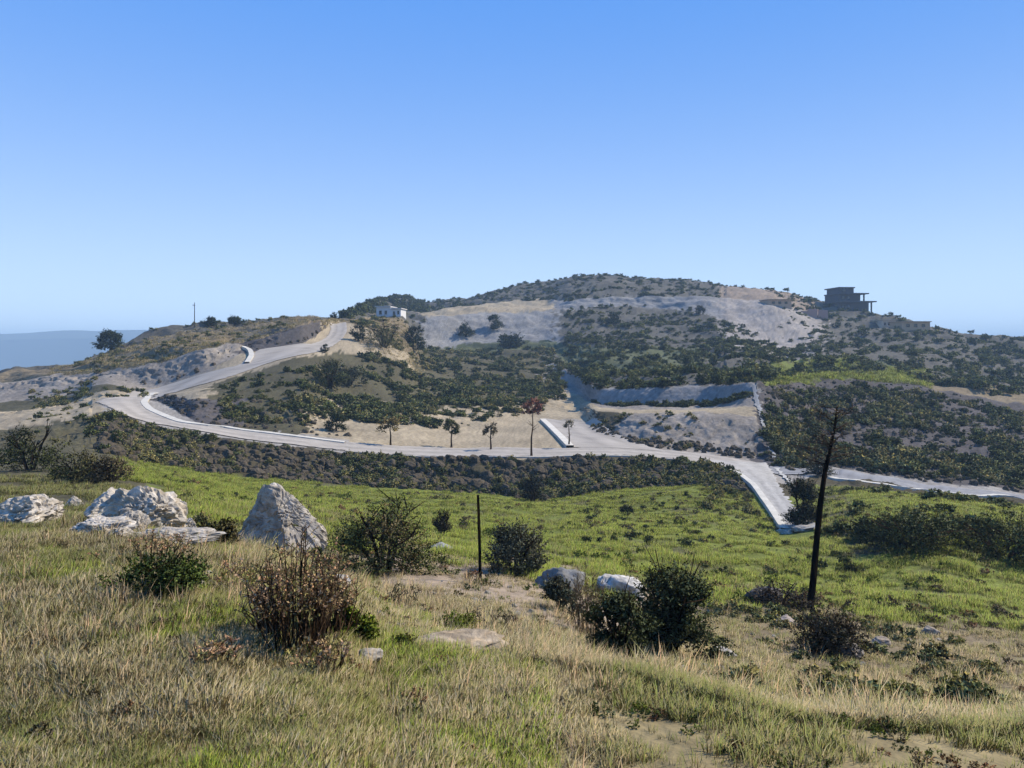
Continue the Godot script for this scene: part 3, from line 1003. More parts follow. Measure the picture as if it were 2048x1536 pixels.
func outcrops() -> void:
	var lime := Color(0.45, 0.405, 0.34)
	# the pointed boulder
	var at := spot(562, 1100, 10.2)
	at = on_ground(562, 13.5)
	var h := (1105.0 - 966.0) / FOCAL * 13.5
	var pl := [[Vector3(-0.84, 0.36, 0.40).normalized(), 0.50], [Vector3(-0.34, 0.30, 0.90).normalized(), 0.50], [Vector3(0.66, 0.50, 0.56).normalized(), 0.54], [Vector3(0.74, 0.62, -0.1).normalized(), 0.58], [Vector3(0.1, 0.35, -0.93).normalized(), 0.5], [Vector3(-0.6, 0.40, -0.7).normalized(), 0.52], [Vector3(0.94, 0.1, 0.3).normalized(), 0.95], [Vector3(0.3, 0.93, 0.15).normalized(), 0.74], [Vector3(-0.35, 0.9, 0.2).normalized(), 0.8]]
	var m := rock_mesh(77, pl, 0, 0.24, lime * 1.1, 40, true)
	var box := m.get_aabb()
	var o := put("boulder", m)
	var s := h * 1.22 / box.size.y
	o.scale = Vector3(0.158 * 13.5 * 0.83 / box.size.x, s, s * 0.8)
	o.position = Vector3(at.x - 0.09, EYE_Y(966.0, 13.5) - (box.position.y + box.size.y) * s, at.z)
	tag(o, "large pointed grey boulder rising from the dry grass", "boulder")
	# pale outcrop on the left
	var list := [
		[290, 1056, 0.42, 0.34, 0.4, 0.3, "broad pale broken rock, tallest of the outcrop on the left edge"],
		[228, 1048, 0.30, 0.27, 0.3, 1.1, "pale cracked rock leaning on the left side of the tallest outcrop rock"],
		[352, 1046, 0.15, 0.33, 0.22, 2.0, "upright pale rock at the right end of the outcrop"],
		[376, 1062, 0.13, 0.17, 0.2, 0.7, "tan rock stepping down right of the upright outcrop rock"],
		[325, 1062, 0.22, 0.2, 0.2, 2.6, "pale rock wedged in front of the upright outcrop rock"],
		[262, 1064, 0.16, 0.15, 0.16, 1.9, "jagged pale rock in front of the tallest outcrop rock"],
		[198, 1010, 0.12, 0.12, 0.12, 0.5, "small bright white block behind the outcrop"],
		[146, 1014, 0.18, 0.16, 0.2, 1.9, "grey rock at the left edge behind the white block"],
		[335, 1088, 0.50, 0.10, 0.26, 0.15, "long flat pale slab lying in front of the outcrop"],
		[196, 1068, 0.38, 0.12, 0.25, 2.9, "low flat pale ledge left of the long slab"],
		[240, 1078, 0.2, 0.09, 0.14, 1.3, "small tan stone between the ledge and the long slab"],
		[60, 1046, 0.35, 0.2, 0.3, 0.8, "rounded pale rock at the far left of the outcrop"],
	]
	var i := 0
	for r in list:
		var p := spot(r[0], r[1], 2.0)
		rock("outcrop_rock", r[6], p + Vector3(0, r[3] * 0.35, 0), Vector3(r[2], r[3], r[4]), r[5], 100 + i * 7, [], 0.34, lime * (1.3 + 0.15 * sin(i * 2.3)), 26, "rocks of the pale outcrop on the left", true)
		i += 1
	var more := [
		[1238, 1186, 0.52, 0.34, 0.45, Color(0.62, 0.6, 0.56), "rounded pale boulder between the dark bushes"],
		[1122, 1180, 0.55, 0.36, 0.5, Color(0.26, 0.26, 0.25), "grey boulder left of the tall dark bushes"],
		[678, 1172, 0.17, 0.08, 0.14, Color(0.6, 0.57, 0.52), "small pale stone beside the rust coloured bush"],
		[905, 1300, 0.34, 0.07, 0.22, Color(0.46, 0.37, 0.26), "flat sandy stone slab set in the grass at the front"],
		[985, 1302, 0.16, 0.06, 0.12, Color(0.55, 0.5, 0.4), "small pale stone right of the sandy slab"],
		[735, 1318, 0.10, 0.05, 0.08, Color(0.5, 0.45, 0.37), "small tan stone in the front grass left of the sandy slab"],
		[1530, 1203, 0.5, 0.26, 0.4, Color(0.17, 0.16, 0.155), "low dark grey rock at the edge of the meadow"],
		[1572, 1250, 0.22, 0.16, 0.2, Color(0.42, 0.36, 0.32), "pinkish stone on the brown slope below the pole"],
		[1448, 1312, 0.16, 0.08, 0.14, Color(0.48, 0.45, 0.4), "pale stone right of the large dark bush"],
		[1760, 1288, 0.2, 0.1, 0.16, Color(0.38, 0.32, 0.26), "pale brown rock on the lower right slope"],
		[1862, 1270, 0.22, 0.13, 0.18, Color(0.4, 0.35, 0.29), "pale rock at the right edge of the brown slope"],
		[1690, 1310, 0.3, 0.14, 0.25, Color(0.33, 0.3, 0.28), "grey brown stone in front of the low brown shrub"],
		[884, 1100, 0.35, 0.15, 0.3, Color(0.4, 0.41, 0.4), "grey stone in the meadow left of the thin post"],
		[1574, 1066, 0.4, 0.16, 0.4, Color(0.55, 0.5, 0.42), "white stone at the lower end of the concrete track"],
		[1612, 1060, 0.6, 0.2, 0.4, Color(0.48, 0.44, 0.38), "pale block at the foot of the track"],
	]
	for r in more:
		var p := spot(r[0], r[1], 2.0)
		rock("rock" if r[2] > 0.3 else "stone", r[6], p + Vector3(0, r[3] * 0.25, 0), Vector3(r[2], r[3], r[4]), i * 1.7, 100 + i * 7, [], 0.2, r[5], 14)
		i += 1
	# rubble of the embankment
	var protos := []
	for q in 6:
		protos.append(rock_mesh(900 + q, [], 10, 0.16, Color(0.125, 0.103, 0.073), 5))
	var places := scatter(205, 1500, 7.02, 7.9, 170, 41)
	rng.seed = 5
	for p in places:
		if is_road(p + Vector3(0, 0.4, 0)) or (p.x > 17.0 and is_road(p)):
			continue
		var rk := put("embankment_stone", protos[rng.randi() % 6], null, p + Vector3(0, 0.05, 0))
		var sz := rng.randf_range(0.16, 0.5)
		rk.scale = Vector3(sz * rng.randf_range(0.8, 1.4), sz * rng.randf_range(0.6, 1.0), sz)
		rk.rotation = Vector3(rng.randfn() * 0.3, rng.randf() * TAU, 0)
		tag(rk, "dark brown stone in the rubble face of the embankment below the road", "stone", "stones of the road embankment")
	var small := []
	for p in scatter(190, 1560, 6.9, 8.0, 1800, 42) + scatter(1530, 2050, 9.0, 12.8, 1500, 43) + scatter(300, 700, 9.0, 9.95, 160, 44) + scatter(150, 640, 12.0, 12.3, 70, 45) + scatter(1190, 1510, 8.98, 9.3, 200, 47):
		if is_road(p):
			continue
		small.append(xform(p, Vector3.ONE * rng.randf_range(0.08, 0.34), 0.6))
	copies("rubble", protos[2], small, [], "small loose stones on the embankment and the steep slopes")
	small = []
	for p in scatter(300, 1900, 1.3, 3.9, 420, 46):
		small.append(xform(p, Vector3.ONE * rng.randf_range(0.015, 0.06), 0.6))
	copies("gravel", rock_mesh(950, [], 9, 0.16, Color(0.4, 0.36, 0.3), 4), small, [], "small stones lying in the dry grass")

func EYE_Y(py: float, z: float) -> float:
	return (EYE_LINE - py) / FOCAL * z

func trees() -> void:
	var dark: Array = [Color(0.035, 0.05, 0.022), Color(0.05, 0.065, 0.025), Color(0.028, 0.042, 0.02)]
	var list := [
		# base px, base py, width, height (in picture units), label, seed
		[222, 698, 66, 50, "dark round tree standing alone on the left end of the ridge", 1],
		[420, 652, 34, 24, "dark squat tree right of the thin mast on the ridge", 2],
		[470, 650, 40, 16, "low dark tree spreading along the ridge beside the squat tree", 3],
		[668, 638, 20, 18, "small dark tree at the point where the road crosses the crest", 4],
		[672, 862, 46, 46, "dark bushy tree alone on the pale levelled plot", 5],
		[716, 682, 36, 44, "dark green tree right of the top of the climbing road", 6],
		[826, 700, 54, 62, "dark tree in front of the left end of the pale cliff", 7],
		[932, 672, 44, 32, "round dark tree in the middle of the pale cliff", 8],
		[990, 658, 36, 34, "round dark tree near the top of the pale cliff", 9],
		[650, 705, 20, 22, "small dark bush-like tree below the climbing road", 10],
		[1020, 694, 70, 20, "wide low dark tree at the foot of the pale cliff", 11],
		[1400, 628, 22, 22, "small dark tree at the right end of the bluish quarry band", 12],
		[1226, 648, 36, 28, "dark round tree under the quarry band", 13],
	]
	for t in list:
		var p := spot(t[0], t[1], 20.0)
		var k := -p.z / FOCAL
		var r: float = t[2] * k * 0.5
		var h: float = t[3] * k
		var o := base_of("tree", t[4], "tree", p, t[5] * 1.3)
		var tr := put("trunk", trunk_mesh(t[5] + 40, h * 0.6, maxf(0.08, r * 0.08), 5, r * 0.6, Color(0.09, 0.07, 0.05)), o)
		tr.position.y = -0.2
		var fo := put("crown", foliage(t[5], 4200, 0.11, 16, h * 0.95 / r, dark, mats.leaf, 0.45), o)
		fo.scale = Vector3.ONE * r
	# young street trees
	var young := [
		[781, 894, 52, 70, Color(0.26, 0.2, 0.085), "young tree with thin tan crown by the lower road, leftmost of the row"],
		[903, 898, 44, 62, Color(0.06, 0.07, 0.025), "young dark green tree by the lower road, second of the row"],
		[981, 903, 40, 62, Color(0.12, 0.1, 0.06), "young grey brown tree by the lower road, third of the row"],
		[1063, 916, 52, 128, Color(0.30, 0.14, 0.10), "young tree with reddish crown at the roadside, tallest of the row"],
		[1138, 898, 26, 60, Color(0.2, 0.17, 0.1), "slim young tree beside the white kerb of the side road"],
	]
	var n := 0
	for t in young:
		var p := spot(t[0], t[1] - 3, 20.0)
		var k := -p.z / FOCAL
		var r: float = t[2] * k * 0.5
		var h: float = t[3] * k
		var o := base_of("young_tree", t[5], "tree", p, n * 2.1, "young trees along the lower road")
		put("trunk", trunk_mesh(60 + n, h * 0.78, 0.075, 6, r * 0.55, Color(0.22, 0.16, 0.12)), o)
		var fo := put("crown", foliage(70 + n, 1700, 0.13, 12, 1.5, [t[4] * 1.4, t[4] * 1.7, t[4] * 1.1], mats.leaf, 0.6), o)
		fo.scale = Vector3.ONE * r
		fo.position.y = h - r * 1.6
		n += 1
	# leaning dry tree at the right of the meadow
	var b := spot(1620, 1222, 14.0)
	var z := -b.z
	var u := z / FOCAL
	var o2 := base_of("dry_tree", "tall slender leaning dry tree with bare dark trunk and thin twiggy top", "tree", b)
	var tp := []
	var tr2 := []
	var line := [[0, 8, 7.5], [0, 0, 7.0], [6, -60, 6.6], [13, -140, 6.0], [21, -220, 5.4], [30, -280, 4.4], [42, -330, 3.3], [50, -372, 2.4], [54, -408, 1.4]]
	for q in line:
		tp.append(Vector3(q[0] * u, -q[1] * u, 0))
		tr2.append(q[2] * u)
	var mb := MB.new()
	mb.tube(tp, tr2, 9, Color(0.085, 0.055, 0.042))
	put("trunk", mb.mesh(mats.bark), o2)
	rng.seed = 12
	var tw := MB.new()
	var lv := MB.new()
	for q in 46:
		var t := rng.randf_range(0.0, 1.0)
		var s: Vector3 = (tp[5] as Vector3).lerp(tp[8], t)
		if t < 0.5: s = (tp[5] as Vector3).lerp(tp[6], t * 2.0)
		else: s = (tp[6] as Vector3).lerp(tp[8], t * 2.0 - 1.0)
		var aa := rng.randf() * TAU
		var reach := rng.randf_range(25, 80) * u * (1.05 - 0.5 * t)
		var e := s + Vector3(cos(aa) * reach, rng.randf_range(0.05, 0.75) * reach, sin(aa) * reach)
		var mm := s.lerp(e, 0.5) + Vector3(0, rng.randf_range(-0.02, 0.12) * reach, 0)
		tw.tube([s, mm, e], [1.0 * u, 0.6 * u, 0.25 * u], 4, Color(0.2, 0.145, 0.12))
		for w in 7:
			var s2 := mm.lerp(e, rng.randf())
			var e3 := s2 + Vector3(rng.randfn(), rng.randf_range(-0.3, 1.0), rng.randfn()) * reach * 0.28
			tw.tube([s2, e3], [0.45 * u, 0.18 * u], 3, Color(0.24, 0.18, 0.15))
			for l in 3:
				var lp := s2.lerp(e3, rng.randf_range(0.4, 1.0))
				var d := Vector3(rng.randfn(), rng.randfn(), rng.randfn()).normalized() * 2.6 * u
				var sd := d.cross(Vector3(rng.randfn(), rng.randfn(), rng.randfn())).normalized() * 0.8 * u
				lv.quad(lp - sd * 0.3, lp + d * 0.5 - sd, lp + d, lp + d * 0.5 + sd, Vector3(rng.randfn(), 1, rng.randfn()).normalized(), vary(Color(0.14, 0.115, 0.08), 0.3))
	put("branches", tw.mesh(mats.bark), o2)
	put("leaves", lv.mesh(mats.leaf), o2)

func shrubs() -> void:
	var olive: Array = [Color(0.123, 0.138, 0.041), Color(0.160, 0.160, 0.054), Color(0.094, 0.109, 0.034), Color(0.203, 0.152, 0.068)]
	var deep: Array = [Color(0.075, 0.092, 0.034), Color(0.105, 0.12, 0.046), Color(0.058, 0.072, 0.03)]
	var grey: Array = [Color(0.102, 0.109, 0.068), Color(0.072, 0.084, 0.051), Color(0.138, 0.138, 0.088)]
	var rust: Array = [Color(0.42, 0.24, 0.13), Color(0.33, 0.23, 0.11), Color(0.48, 0.31, 0.18), Color(0.27, 0.23, 0.08)]
	var lime: Array = [Color(0.17, 0.21, 0.025), Color(0.13, 0.17, 0.025), Color(0.22, 0.23, 0.04)]
	var tan: Array = [Color(0.19, 0.155, 0.09), Color(0.145, 0.12, 0.065), Color(0.12, 0.11, 0.055)]
	var list := [
		# px, py of the base, width, height, colours, leaves, leaf m, clumps, label
		[770, 1145, 205, 145, [Color(0.13, 0.155, 0.045), Color(0.17, 0.18, 0.06), Color(0.1, 0.12, 0.035), Color(0.2, 0.16, 0.075)], 9000, 0.07, 20, "broad olive green bush right of the pointed boulder"],
		[1030, 1148, 128, 100, grey, 5500, 0.08, 15, "dark greyish bush right of the thin post"],
		[1345, 1312, 176, 212, deep, 11000, 0.06, 22, "tall dark green bush, largest of the bushes at the lower right"],
		[1236, 1328, 146, 156, deep, 8000, 0.055, 16, "very dark bush left of the tallest dark bush"],
		[1176, 1275, 80, 150, tan, 3600, 0.06, 12, "thin brownish shrub behind the very dark bush"],
		[1120, 1222, 80, 70, grey, 2600, 0.06, 9, "low grey green shrub below the grey boulder"],
		[545, 1262, 130, 130, rust, 3200, 0.05, 9, "reddish twiggy brush spreading left of the rust brown bush"],
		[662, 1268, 120, 165, rust, 3400, 0.05, 9, "reddish twiggy brush between the rust brown bush and the broad olive bush"],
		[480, 1180, 130, 60, rust, 2200, 0.05, 9, "pale reddish weeds between the fresh green bush and the pointed boulder"],
		[594, 1294, 205, 245, rust, 5600, 0.05, 18, "rust brown twiggy bush in front of the pointed boulder"],
		[322, 1190, 165, 75, [Color(0.07, 0.105, 0.02), Color(0.1, 0.13, 0.03), Color(0.05, 0.07, 0.02)], 4500, 0.035, 14, "low fresh green bush in the dry grass below the outcrop"],
		[300, 1125, 190, 62, rust, 2200, 0.03, 8, "small reddish plant in front of the pale outcrop slab"],
		[706, 1272, 80, 75, lime, 2400, 0.035, 10, "bright yellow green herb right of the rust brown bush"],
		[1655, 1310, 150, 90, [Color(0.07, 0.06, 0.04), Color(0.1, 0.08, 0.05), Color(0.05, 0.05, 0.03)], 4500, 0.06, 14, "low dark brown shrub on the slope below the leaning dry tree"],
		[1560, 1212, 120, 42, [Color(0.13, 0.1, 0.07), Color(0.09, 0.07, 0.05)], 2600, 0.07, 10, "flat brown shrub at the edge of the meadow left of the dry tree"],
		[1606, 1052, 84, 108, [Color(0.05, 0.058, 0.03), Color(0.075, 0.075, 0.04), Color(0.09, 0.08, 0.045)], 4200, 0.14, 14, "dark olive bush between the concrete track and the dry tree"],
		[660, 776, 70, 62, deep, 2600, 0.25, 12, "dark green bush at the head of the gully below the climbing road"],
		[700, 770, 60, 40, grey, 1800, 0.25, 9, "grey green bush right of the gully head"],
		[768, 694, 90, 48, [Color(0.13, 0.13, 0.05), Color(0.16, 0.15, 0.06)], 2600, 0.25, 12, "yellowish bush on the tan spur"],
		[1816, 1094, 180, 56, deep, 5200, 0.12, 18, "dark hedge of scrub added along the terrace edge at the right for its shadow side"],  # hedge added so the shadow side of the terrace bank looks dark
		[2010, 1112, 220, 60, deep, 5200, 0.12, 18, "dark scrub carrying the added hedge on to the far right end of the terrace edge"],
		[1736, 1072, 60, 34, deep, 1600, 0.12, 9, "dark bush at the left tip of the added terrace hedge"],
		[1708, 1148, 44, 26, deep, 1200, 0.07, 7, "small dark bush alone in the right meadow"],
		[640, 1150, 50, 60, deep, 1500, 0.05, 8, "small dark shrub at the right foot of the pointed boulder"],
		[430, 1092, 90, 54, [Color(0.1, 0.085, 0.03), Color(0.075, 0.07, 0.025)], 1900, 0.06, 9, "brownish shrub between the outcrop and the pointed boulder"],
		[1255, 1032, 34, 26, deep, 900, 0.09, 6, "dark shrub at the upper edge of the bright meadow"],
		[1065, 1004, 70, 62, [Color(0.028, 0.035, 0.03), Color(0.04, 0.05, 0.035)], 2400, 0.12, 11, "very dark bush at the foot of the embankment"],
		[885, 1072, 55, 52, [Color(0.08, 0.07, 0.04), Color(0.06, 0.06, 0.03)], 1300, 0.08, 7, "dark twiggy shrub in the meadow left of the thin post"],
		[160, 965, 110, 60, [Color(0.12, 0.11, 0.04), Color(0.09, 0.1, 0.03)], 2800, 0.1, 11, "olive bush behind the left end of the outcrop"],
		[215, 965, 90, 48, [Color(0.14, 0.115, 0.065), Color(0.11, 0.09, 0.05)], 1900, 0.1, 9, "brownish bush behind the outcrop below the embankment"],
		[60, 940, 130, 90, [Color(0.1, 0.105, 0.035), Color(0.08, 0.09, 0.03)], 2800, 0.12, 11, "green bush on the slope at the far left"],
		[430, 1330, 110, 60, rust, 1600, 0.03, 8, "faded reddish weeds at the front below the fresh green bush"],
		[640, 1345, 130, 80, rust, 1700, 0.03, 8, "reddish brown weeds in front of the rust brown bush"],
		[800, 1225, 120, 60, tan, 1700, 0.03, 8, "pale tan dry weeds on the bare slope right of the rust brown bush"],
		[980, 1262, 110, 50, tan, 1500, 0.03, 8, "tan dry weeds on the bare slope below the thin post"],
		[800, 1296, 60, 22, lime, 1600, 0.03, 8, "bright green tuft left of the sandy stone slab"],
		[900, 1268, 110, 22, lime, 2200, 0.03, 10, "strip of bright green weeds behind the sandy stone slab"],
		[1640, 950, 60, 40, grey, 1500, 0.16, 9, "grey green shrub beside the road left of the leaning tree"],
	]
	var n := 0
	for b in list:
		var p := spot(b[0], b[1], 1.8)
		var k := -p.z / FOCAL
		if b[4] == rust or b[4] == tan:
			twig_bush(b[8], p, b[2] * k * 0.54, b[3] * k, 200 + n, int(b[5] * 0.016), 0.019 if b[4] == rust else 0.022, b[4])
			n += 1
			continue
		bush("bush", b[8], "bush", p, b[2] * k * 0.6, b[3] * k * 1.08, 200 + n, b[5], b[6], b[7], b[4], 0.5, 1.3 if "twiggy" in b[8] or "thin" in b[8] else 0.45)
		n += 1
	# scrub on the slopes: the larger bushes singly, the rest as cover
	var kinds := []
	var tints := [
		[Color(0.112, 0.138, 0.047), Color(0.147, 0.168, 0.054)],
		[Color(0.159, 0.179, 0.070), Color(0.125, 0.147, 0.057)],
		[Color(0.216, 0.215, 0.076), Color(0.181, 0.189, 0.067)],
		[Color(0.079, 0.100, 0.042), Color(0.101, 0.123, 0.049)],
		[Color(0.295, 0.262, 0.108), Color(0.226, 0.210, 0.083)],
	]
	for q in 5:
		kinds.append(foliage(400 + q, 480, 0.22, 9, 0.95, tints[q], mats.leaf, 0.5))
	var tone := ["dark olive", "grey green", "yellowish olive", "nearly black", "brownish"]
	# px0, px1, ring0, ring1, singles, rest, size lo, hi, kinds, label
	var zones := [
		[1130, 1560, 13.0, 15.9, 35, 1500, 0.50, 1.51, [0, 1, 3, 2], "dark scrub bush on the hillside above the grey retaining slope"],
		[1130, 1660, 15.0, 16.1, 0, 420, 0.50, 1.22, [0, 1, 3], ""],
		[840, 1130, 10.0, 14.4, 17, 1000, 0.43, 1.30, [0, 1, 3, 4], "dark scrub bush in the valley below the pale cliff"],
		[600, 1090, 9.4, 11.0, 25, 1500, 0.32, 1.01, [0, 1, 3, 4], "dark scrub bush on the slope behind the levelled plot"],
		[440, 640, 9.3, 10.8, 13, 315, 0.29, 0.79, [0, 2, 3, 4], "scrub bush on the slope inside the bend"],
		[1530, 2050, 9.1, 12.6, 20, 1900, 0.29, 1.08, [1, 3, 4, 3], "dark scrub bush on the shaded rubble slope"],
		[1560, 2130, 13.6, 17.9, 18, 1500, 0.50, 1.58, [0, 1, 3, 2], "scrub bush on the right shoulder of the hill"],
		[840, 1440, 16.9, 18.05, 15, 1100, 0.50, 1.37, [0, 1, 3], "low dark bush near the top of the hill"],
		[1440, 1660, 17.5, 18.05, 7, 120, 0.50, 1.15, [0, 3], "low dark bush along the crest above the pale scree"],
		[690, 850, 16.9, 18.0, 10, 675, 0.72, 1.87, [0, 3, 3], "dark tree-like bush covering the knoll above the white house"],
		[150, 640, 12.9, 18.0, 17, 450, 0.29, 0.79, [2, 4, 2, 0], "ochre scrub bush on the left ridge"],
		[700, 850, 11.8, 16.0, 9, 195, 0.36, 1.08, [2, 0, 4], "scrub bush on the tan spur right of the crest"],
		[60, 300, 7.2, 12.0, 8, 225, 0.29, 0.79, [2, 0, 4], "scrub bush on the bank at the left edge"],
		[200, 1500, 6.95, 7.9, 30, 2200, 0.22, 0.61, [4, 2, 1, 3, 4], "dark bush growing on the embankment below the lower road"],
		[1185, 1500, 11.75, 12.12, 6, 240, 0.25, 0.75, [3, 1, 3], "added dark scrub bush on the ledge, standing in for the shadow at the foot of the grey retaining slope"],  # row of dark scrub added in place of the shadow band under the slope
		[1180, 1520, 9.1, 9.9, 4, 45, 0.22, 0.58, [1, 4], "small bush on the grey cut slope"],
		[1640, 2050, 5.6, 7.0, 10, 165, 0.25, 0.65, [2, 0, 1], "green bush in the upper meadow at the right"],
		[1400, 1620, 5.8, 7.4, 8, 195, 0.18, 0.50, [4, 2, 4], "brown bush on the bank left of the concrete track"],
		[1150, 1700, 4.4, 6.6, 20, 260, 0.09, 0.30, [0, 3, 4], "small dark shrub dotted over the bright meadow"],
		[1420, 2000, 2.4, 3.9, 12, 195, 0.09, 0.29, [4, 2, 1], "low brown shrub on the slope at the lower right"],
		[150, 640, 3.2, 5.0, 5, 90, 0.11, 0.32, [2, 4], "brown shrub at the left side of the meadow"],
	]
	var sd := 600
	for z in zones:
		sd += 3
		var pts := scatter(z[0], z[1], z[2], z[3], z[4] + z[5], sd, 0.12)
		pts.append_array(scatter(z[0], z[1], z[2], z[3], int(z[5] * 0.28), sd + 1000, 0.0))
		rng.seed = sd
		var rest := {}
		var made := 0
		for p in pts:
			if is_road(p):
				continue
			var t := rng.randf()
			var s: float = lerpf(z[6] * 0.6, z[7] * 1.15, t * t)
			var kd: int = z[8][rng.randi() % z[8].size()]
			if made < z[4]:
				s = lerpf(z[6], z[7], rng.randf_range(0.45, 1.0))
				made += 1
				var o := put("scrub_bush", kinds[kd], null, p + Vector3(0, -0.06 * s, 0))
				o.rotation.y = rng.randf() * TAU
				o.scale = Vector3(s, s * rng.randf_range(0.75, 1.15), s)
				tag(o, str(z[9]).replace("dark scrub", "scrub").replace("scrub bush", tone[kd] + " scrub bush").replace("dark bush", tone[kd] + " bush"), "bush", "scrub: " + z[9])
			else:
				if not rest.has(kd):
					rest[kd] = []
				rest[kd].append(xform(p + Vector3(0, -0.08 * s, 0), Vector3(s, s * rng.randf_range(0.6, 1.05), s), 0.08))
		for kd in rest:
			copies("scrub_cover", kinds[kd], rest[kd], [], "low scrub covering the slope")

func small_things() -> void:
	# thin post in the meadow
	var b := spot(961, 1166, 10.0)
	var u := -b.z / FOCAL
	var mb := MB.new()
	mb.tube([Vector3(0, -0.3, 0), Vector3(-2 * u, 88 * u, 0), Vector3(-5 * u, 176 * u, 0)], [3.4 * u, 3.1 * u, 2.6 * u], 8, Color(0.13, 0.105, 0.055))
	var o: Node3D = put("post", mb.mesh(mats.bark), null, b)
	tag(o, "thin brown wooden post standing upright in the meadow", "post")
	# mast on the ridge
	b = spot(389, 655, 60.0)
	u = -b.z / FOCAL
	o = base_of("mast", "thin grey mast rising from the left ridge against the sky", "mast", b)
	mb = MB.new()
	mb.tube([Vector3(0, -0.5, 0), Vector3(0, 50 * u, 0)], [1.0 * u, 0.6 * u], 8, Color(0.5, 0.51, 0.53))
	put("pole", mb.mesh(mats.metal), o)
	mb = MB.new()
	mb.box(Vector3(-4 * u, 44 * u, -0.05), Vector3(1.4 * u, 45.4 * u, 0.05), Color(0.35, 0.36, 0.38))
	put("bracket", mb.mesh(mats.metal), o)

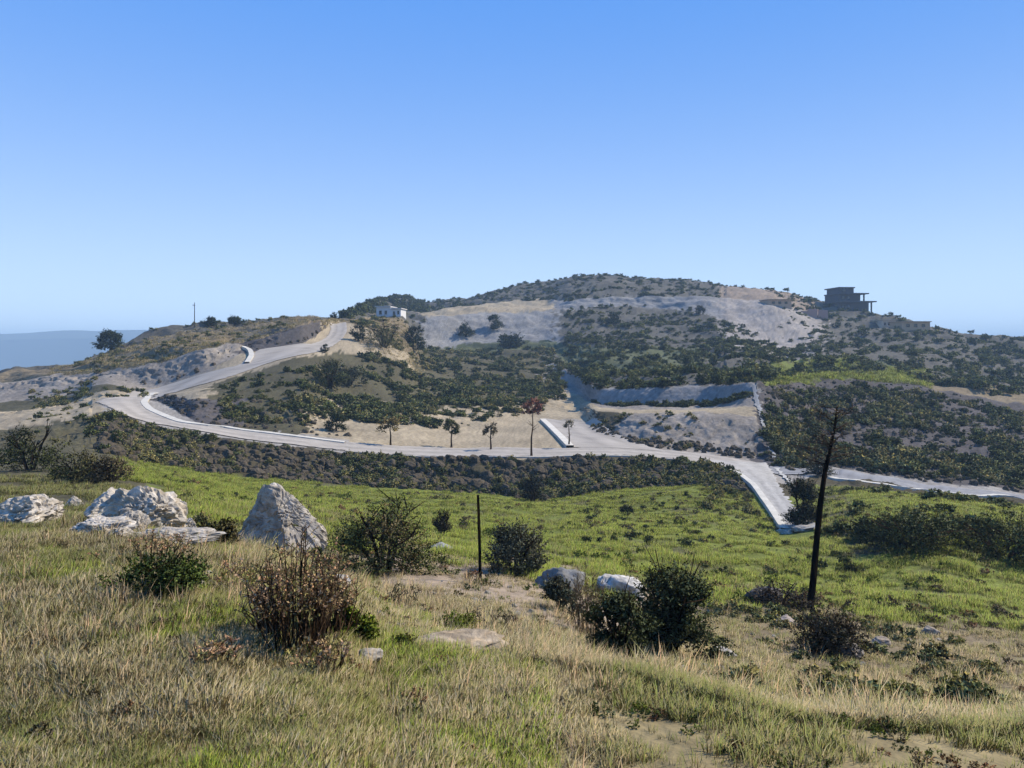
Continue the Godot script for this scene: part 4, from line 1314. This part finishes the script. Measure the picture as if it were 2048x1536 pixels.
func grass() -> void:
	var straw: Array = [Color(0.42, 0.33, 0.19), Color(0.34, 0.265, 0.14), Color(0.5, 0.41, 0.25), Color(0.25, 0.225, 0.09)]
	var mixed: Array = [Color(0.2, 0.195, 0.06), Color(0.3, 0.255, 0.12), Color(0.15, 0.17, 0.04)]
	var fresh: Array = [Color(0.2, 0.265, 0.035), Color(0.255, 0.3, 0.04), Color(0.15, 0.205, 0.035), Color(0.25, 0.225, 0.075)]
	var t_weed := [tuft_mesh(7, 34, 0.75, 0.55, [Color(0.42, 0.32, 0.19), Color(0.32, 0.24, 0.13), Color(0.36, 0.23, 0.14), Color(0.22, 0.2, 0.08)], 0.42), tuft_mesh(8, 30, 0.7, 0.7, [Color(0.38, 0.31, 0.18), Color(0.25, 0.22, 0.09), Color(0.2, 0.2, 0.07)], 0.42)]
	var t_straw := [tuft_mesh(1, 26, 0.9, 0.5, straw), tuft_mesh(2, 22, 0.9, 0.7, straw)]
	var t_mixed := [tuft_mesh(3, 26, 0.9, 0.45, mixed), tuft_mesh(4, 24, 0.9, 0.6, mixed)]
	var t_fresh := [tuft_mesh(5, 26, 1.2, 0.4, fresh), tuft_mesh(6, 26, 1.2, 0.5, fresh)]
	# px0, px1, ring0, ring1, count, height lo, hi, kind
	var beds := [
		[-60, 1250, 0.3, 2.0, 24000, 0.015, 0.075, t_straw, "dry_grass", "dry straw coloured grass on the front mound"],
		[-60, 760, 0.5, 2.0, 22000, 0.014, 0.06, t_mixed, "mixed_grass", "half green grass on the front mound"],
		[-60, 1100, 0.4, 2.0, 15000, 0.02, 0.06, t_fresh, "mixed_grass", "patches of fresh green grass on the front mound"],
		[-60, 1250, 0.4, 2.2, 1300, 0.05, 0.15, t_weed, "dry_weeds", "ragged tall dry weeds on the front mound"],
		[200, 720, 1.2, 2.1, 800, 0.06, 0.17, t_weed, "dry_weeds", "ragged dry weeds in front of the boulders"],
		[700, 1300, 1.6, 3.2, 900, 0.06, 0.18, t_weed, "dry_weeds", "pale dry weeds on the bare slope"],
		[1300, 2050, 1.6, 3.9, 900, 0.07, 0.2, t_weed, "dry_weeds", "dry weeds on the lower right slope"],
		[640, 1100, 0.6, 1.9, 4000, 0.014, 0.05, t_mixed, "mixed_grass", "half green grass beside the sandy stone"],
		[430, 1350, 1.9, 3.6, 9000, 0.02, 0.08, t_straw, "dry_grass", "dry grass falling towards the meadow"],
		[1200, 2110, 0.4, 2.4, 9000, 0.02, 0.09, t_mixed, "mixed_grass", "olive grass on the lower right slope"],
		[1300, 2110, 1.6, 3.9, 10000, 0.02, 0.085, t_straw, "dry_grass", "dry grass on the lower right slope"],
		[1300, 2110, 2.4, 3.9, 3000, 0.02, 0.09, t_mixed, "mixed_grass", "scattered olive grass below the leaning tree"],
		[-60, 760, 2.6, 5.0, 12000, 0.05, 0.15, t_mixed, "mixed_grass", "rough grass behind the boulder"],
		[225, 600, 5.3, 6.95, 9000, 0.05, 0.16, t_fresh, "meadow_grass", "fresh green grass at the left end of the meadow"],
		[330, 1240, 3.4, 6.9, 34000, 0.05, 0.16, t_fresh, "meadow_grass", "fresh green grass of the meadow"],
		[1180, 2110, 3.9, 6.95, 40000, 0.05, 0.15, t_fresh, "meadow_grass", "bright green grass of the right meadow"],
		[330, 2110, 3.8, 6.6, 7000, 0.04, 0.14, t_mixed, "mixed_grass", "browner grass in patches over the meadow"],
		[1540, 1860, 12.9, 14.6, 5000, 0.2, 0.5, t_fresh, "terrace_grass", "yellow green grass on the terrace above the rubble slope"],
		[100, 640, 12.9, 17.5, 6000, 0.12, 0.4, t_straw, "dry_grass", "dry grass on the left ridge"],
		[640, 850, 11.0, 14.0, 3000, 0.12, 0.4, t_straw, "dry_grass", "dry grass on the tan spur"],
	]
	var sd := 30
	for b in beds:
		sd += 1
		var pts := scatter(b[0], b[1], b[2], b[3], b[4], sd, 0.0)
		var halves := [[], []]
		rng.seed = sd
		for p in pts:
			var patch := n_mid.get_noise_2d(p.x * 3.0 + sd * 11.0, p.z * 3.0)
			if patch < -0.06 and rng.randf() < 0.85:
				continue
			if is_road(p):
				continue
			var s := rng.randf_range(b[5], b[6]) * (1.0 + patch * 0.9)
			halves[rng.randi() % 2].append(xform(p, Vector3(s * 1.1, s, s * 1.1), 0.15))
		for h in 2:
			copies(b[8], b[7][h], halves[h], [], b[9])
	# low herbs between the grass
	var herbs := [
		[Color(0.15, 0.2, 0.035), Color(0.2, 0.24, 0.04)],
		[Color(0.085, 0.12, 0.03), Color(0.11, 0.14, 0.04)],
		[Color(0.36, 0.2, 0.11), Color(0.26, 0.17, 0.08)],
		[Color(0.2, 0.16, 0.09), Color(0.15, 0.13, 0.06)],
	]
	for q in 4:
		var hm := foliage(800 + q, 300, 0.2, 7, 0.8, herbs[q], mats.leaf, 0.5, 0.9 if q > 1 else 0.4)
		var xs := []
		for p in scatter(-60, 1300, 0.5, 3.4, 190, 810 + q, 0.15) + scatter(1250, 2110, 0.8, 4.2, 150, 820 + q, 0.15) + scatter(330, 2000, 4.2, 6.6, 170 if q != 2 else 40, 830 + q, 0.15):
			var far := clampf(-p.z / 9.0, 0.7, 2.6)
			var s: float = rng.randf_range(0.04, 0.13) * far
			xs.append(xform(p, Vector3(s, s * rng.randf_range(0.6, 1.1), s), 0.15))
		copies("herbs", hm, xs, [], ["fresh green", "dark green", "reddish", "brown"][q] + " low herbs growing between the grass")
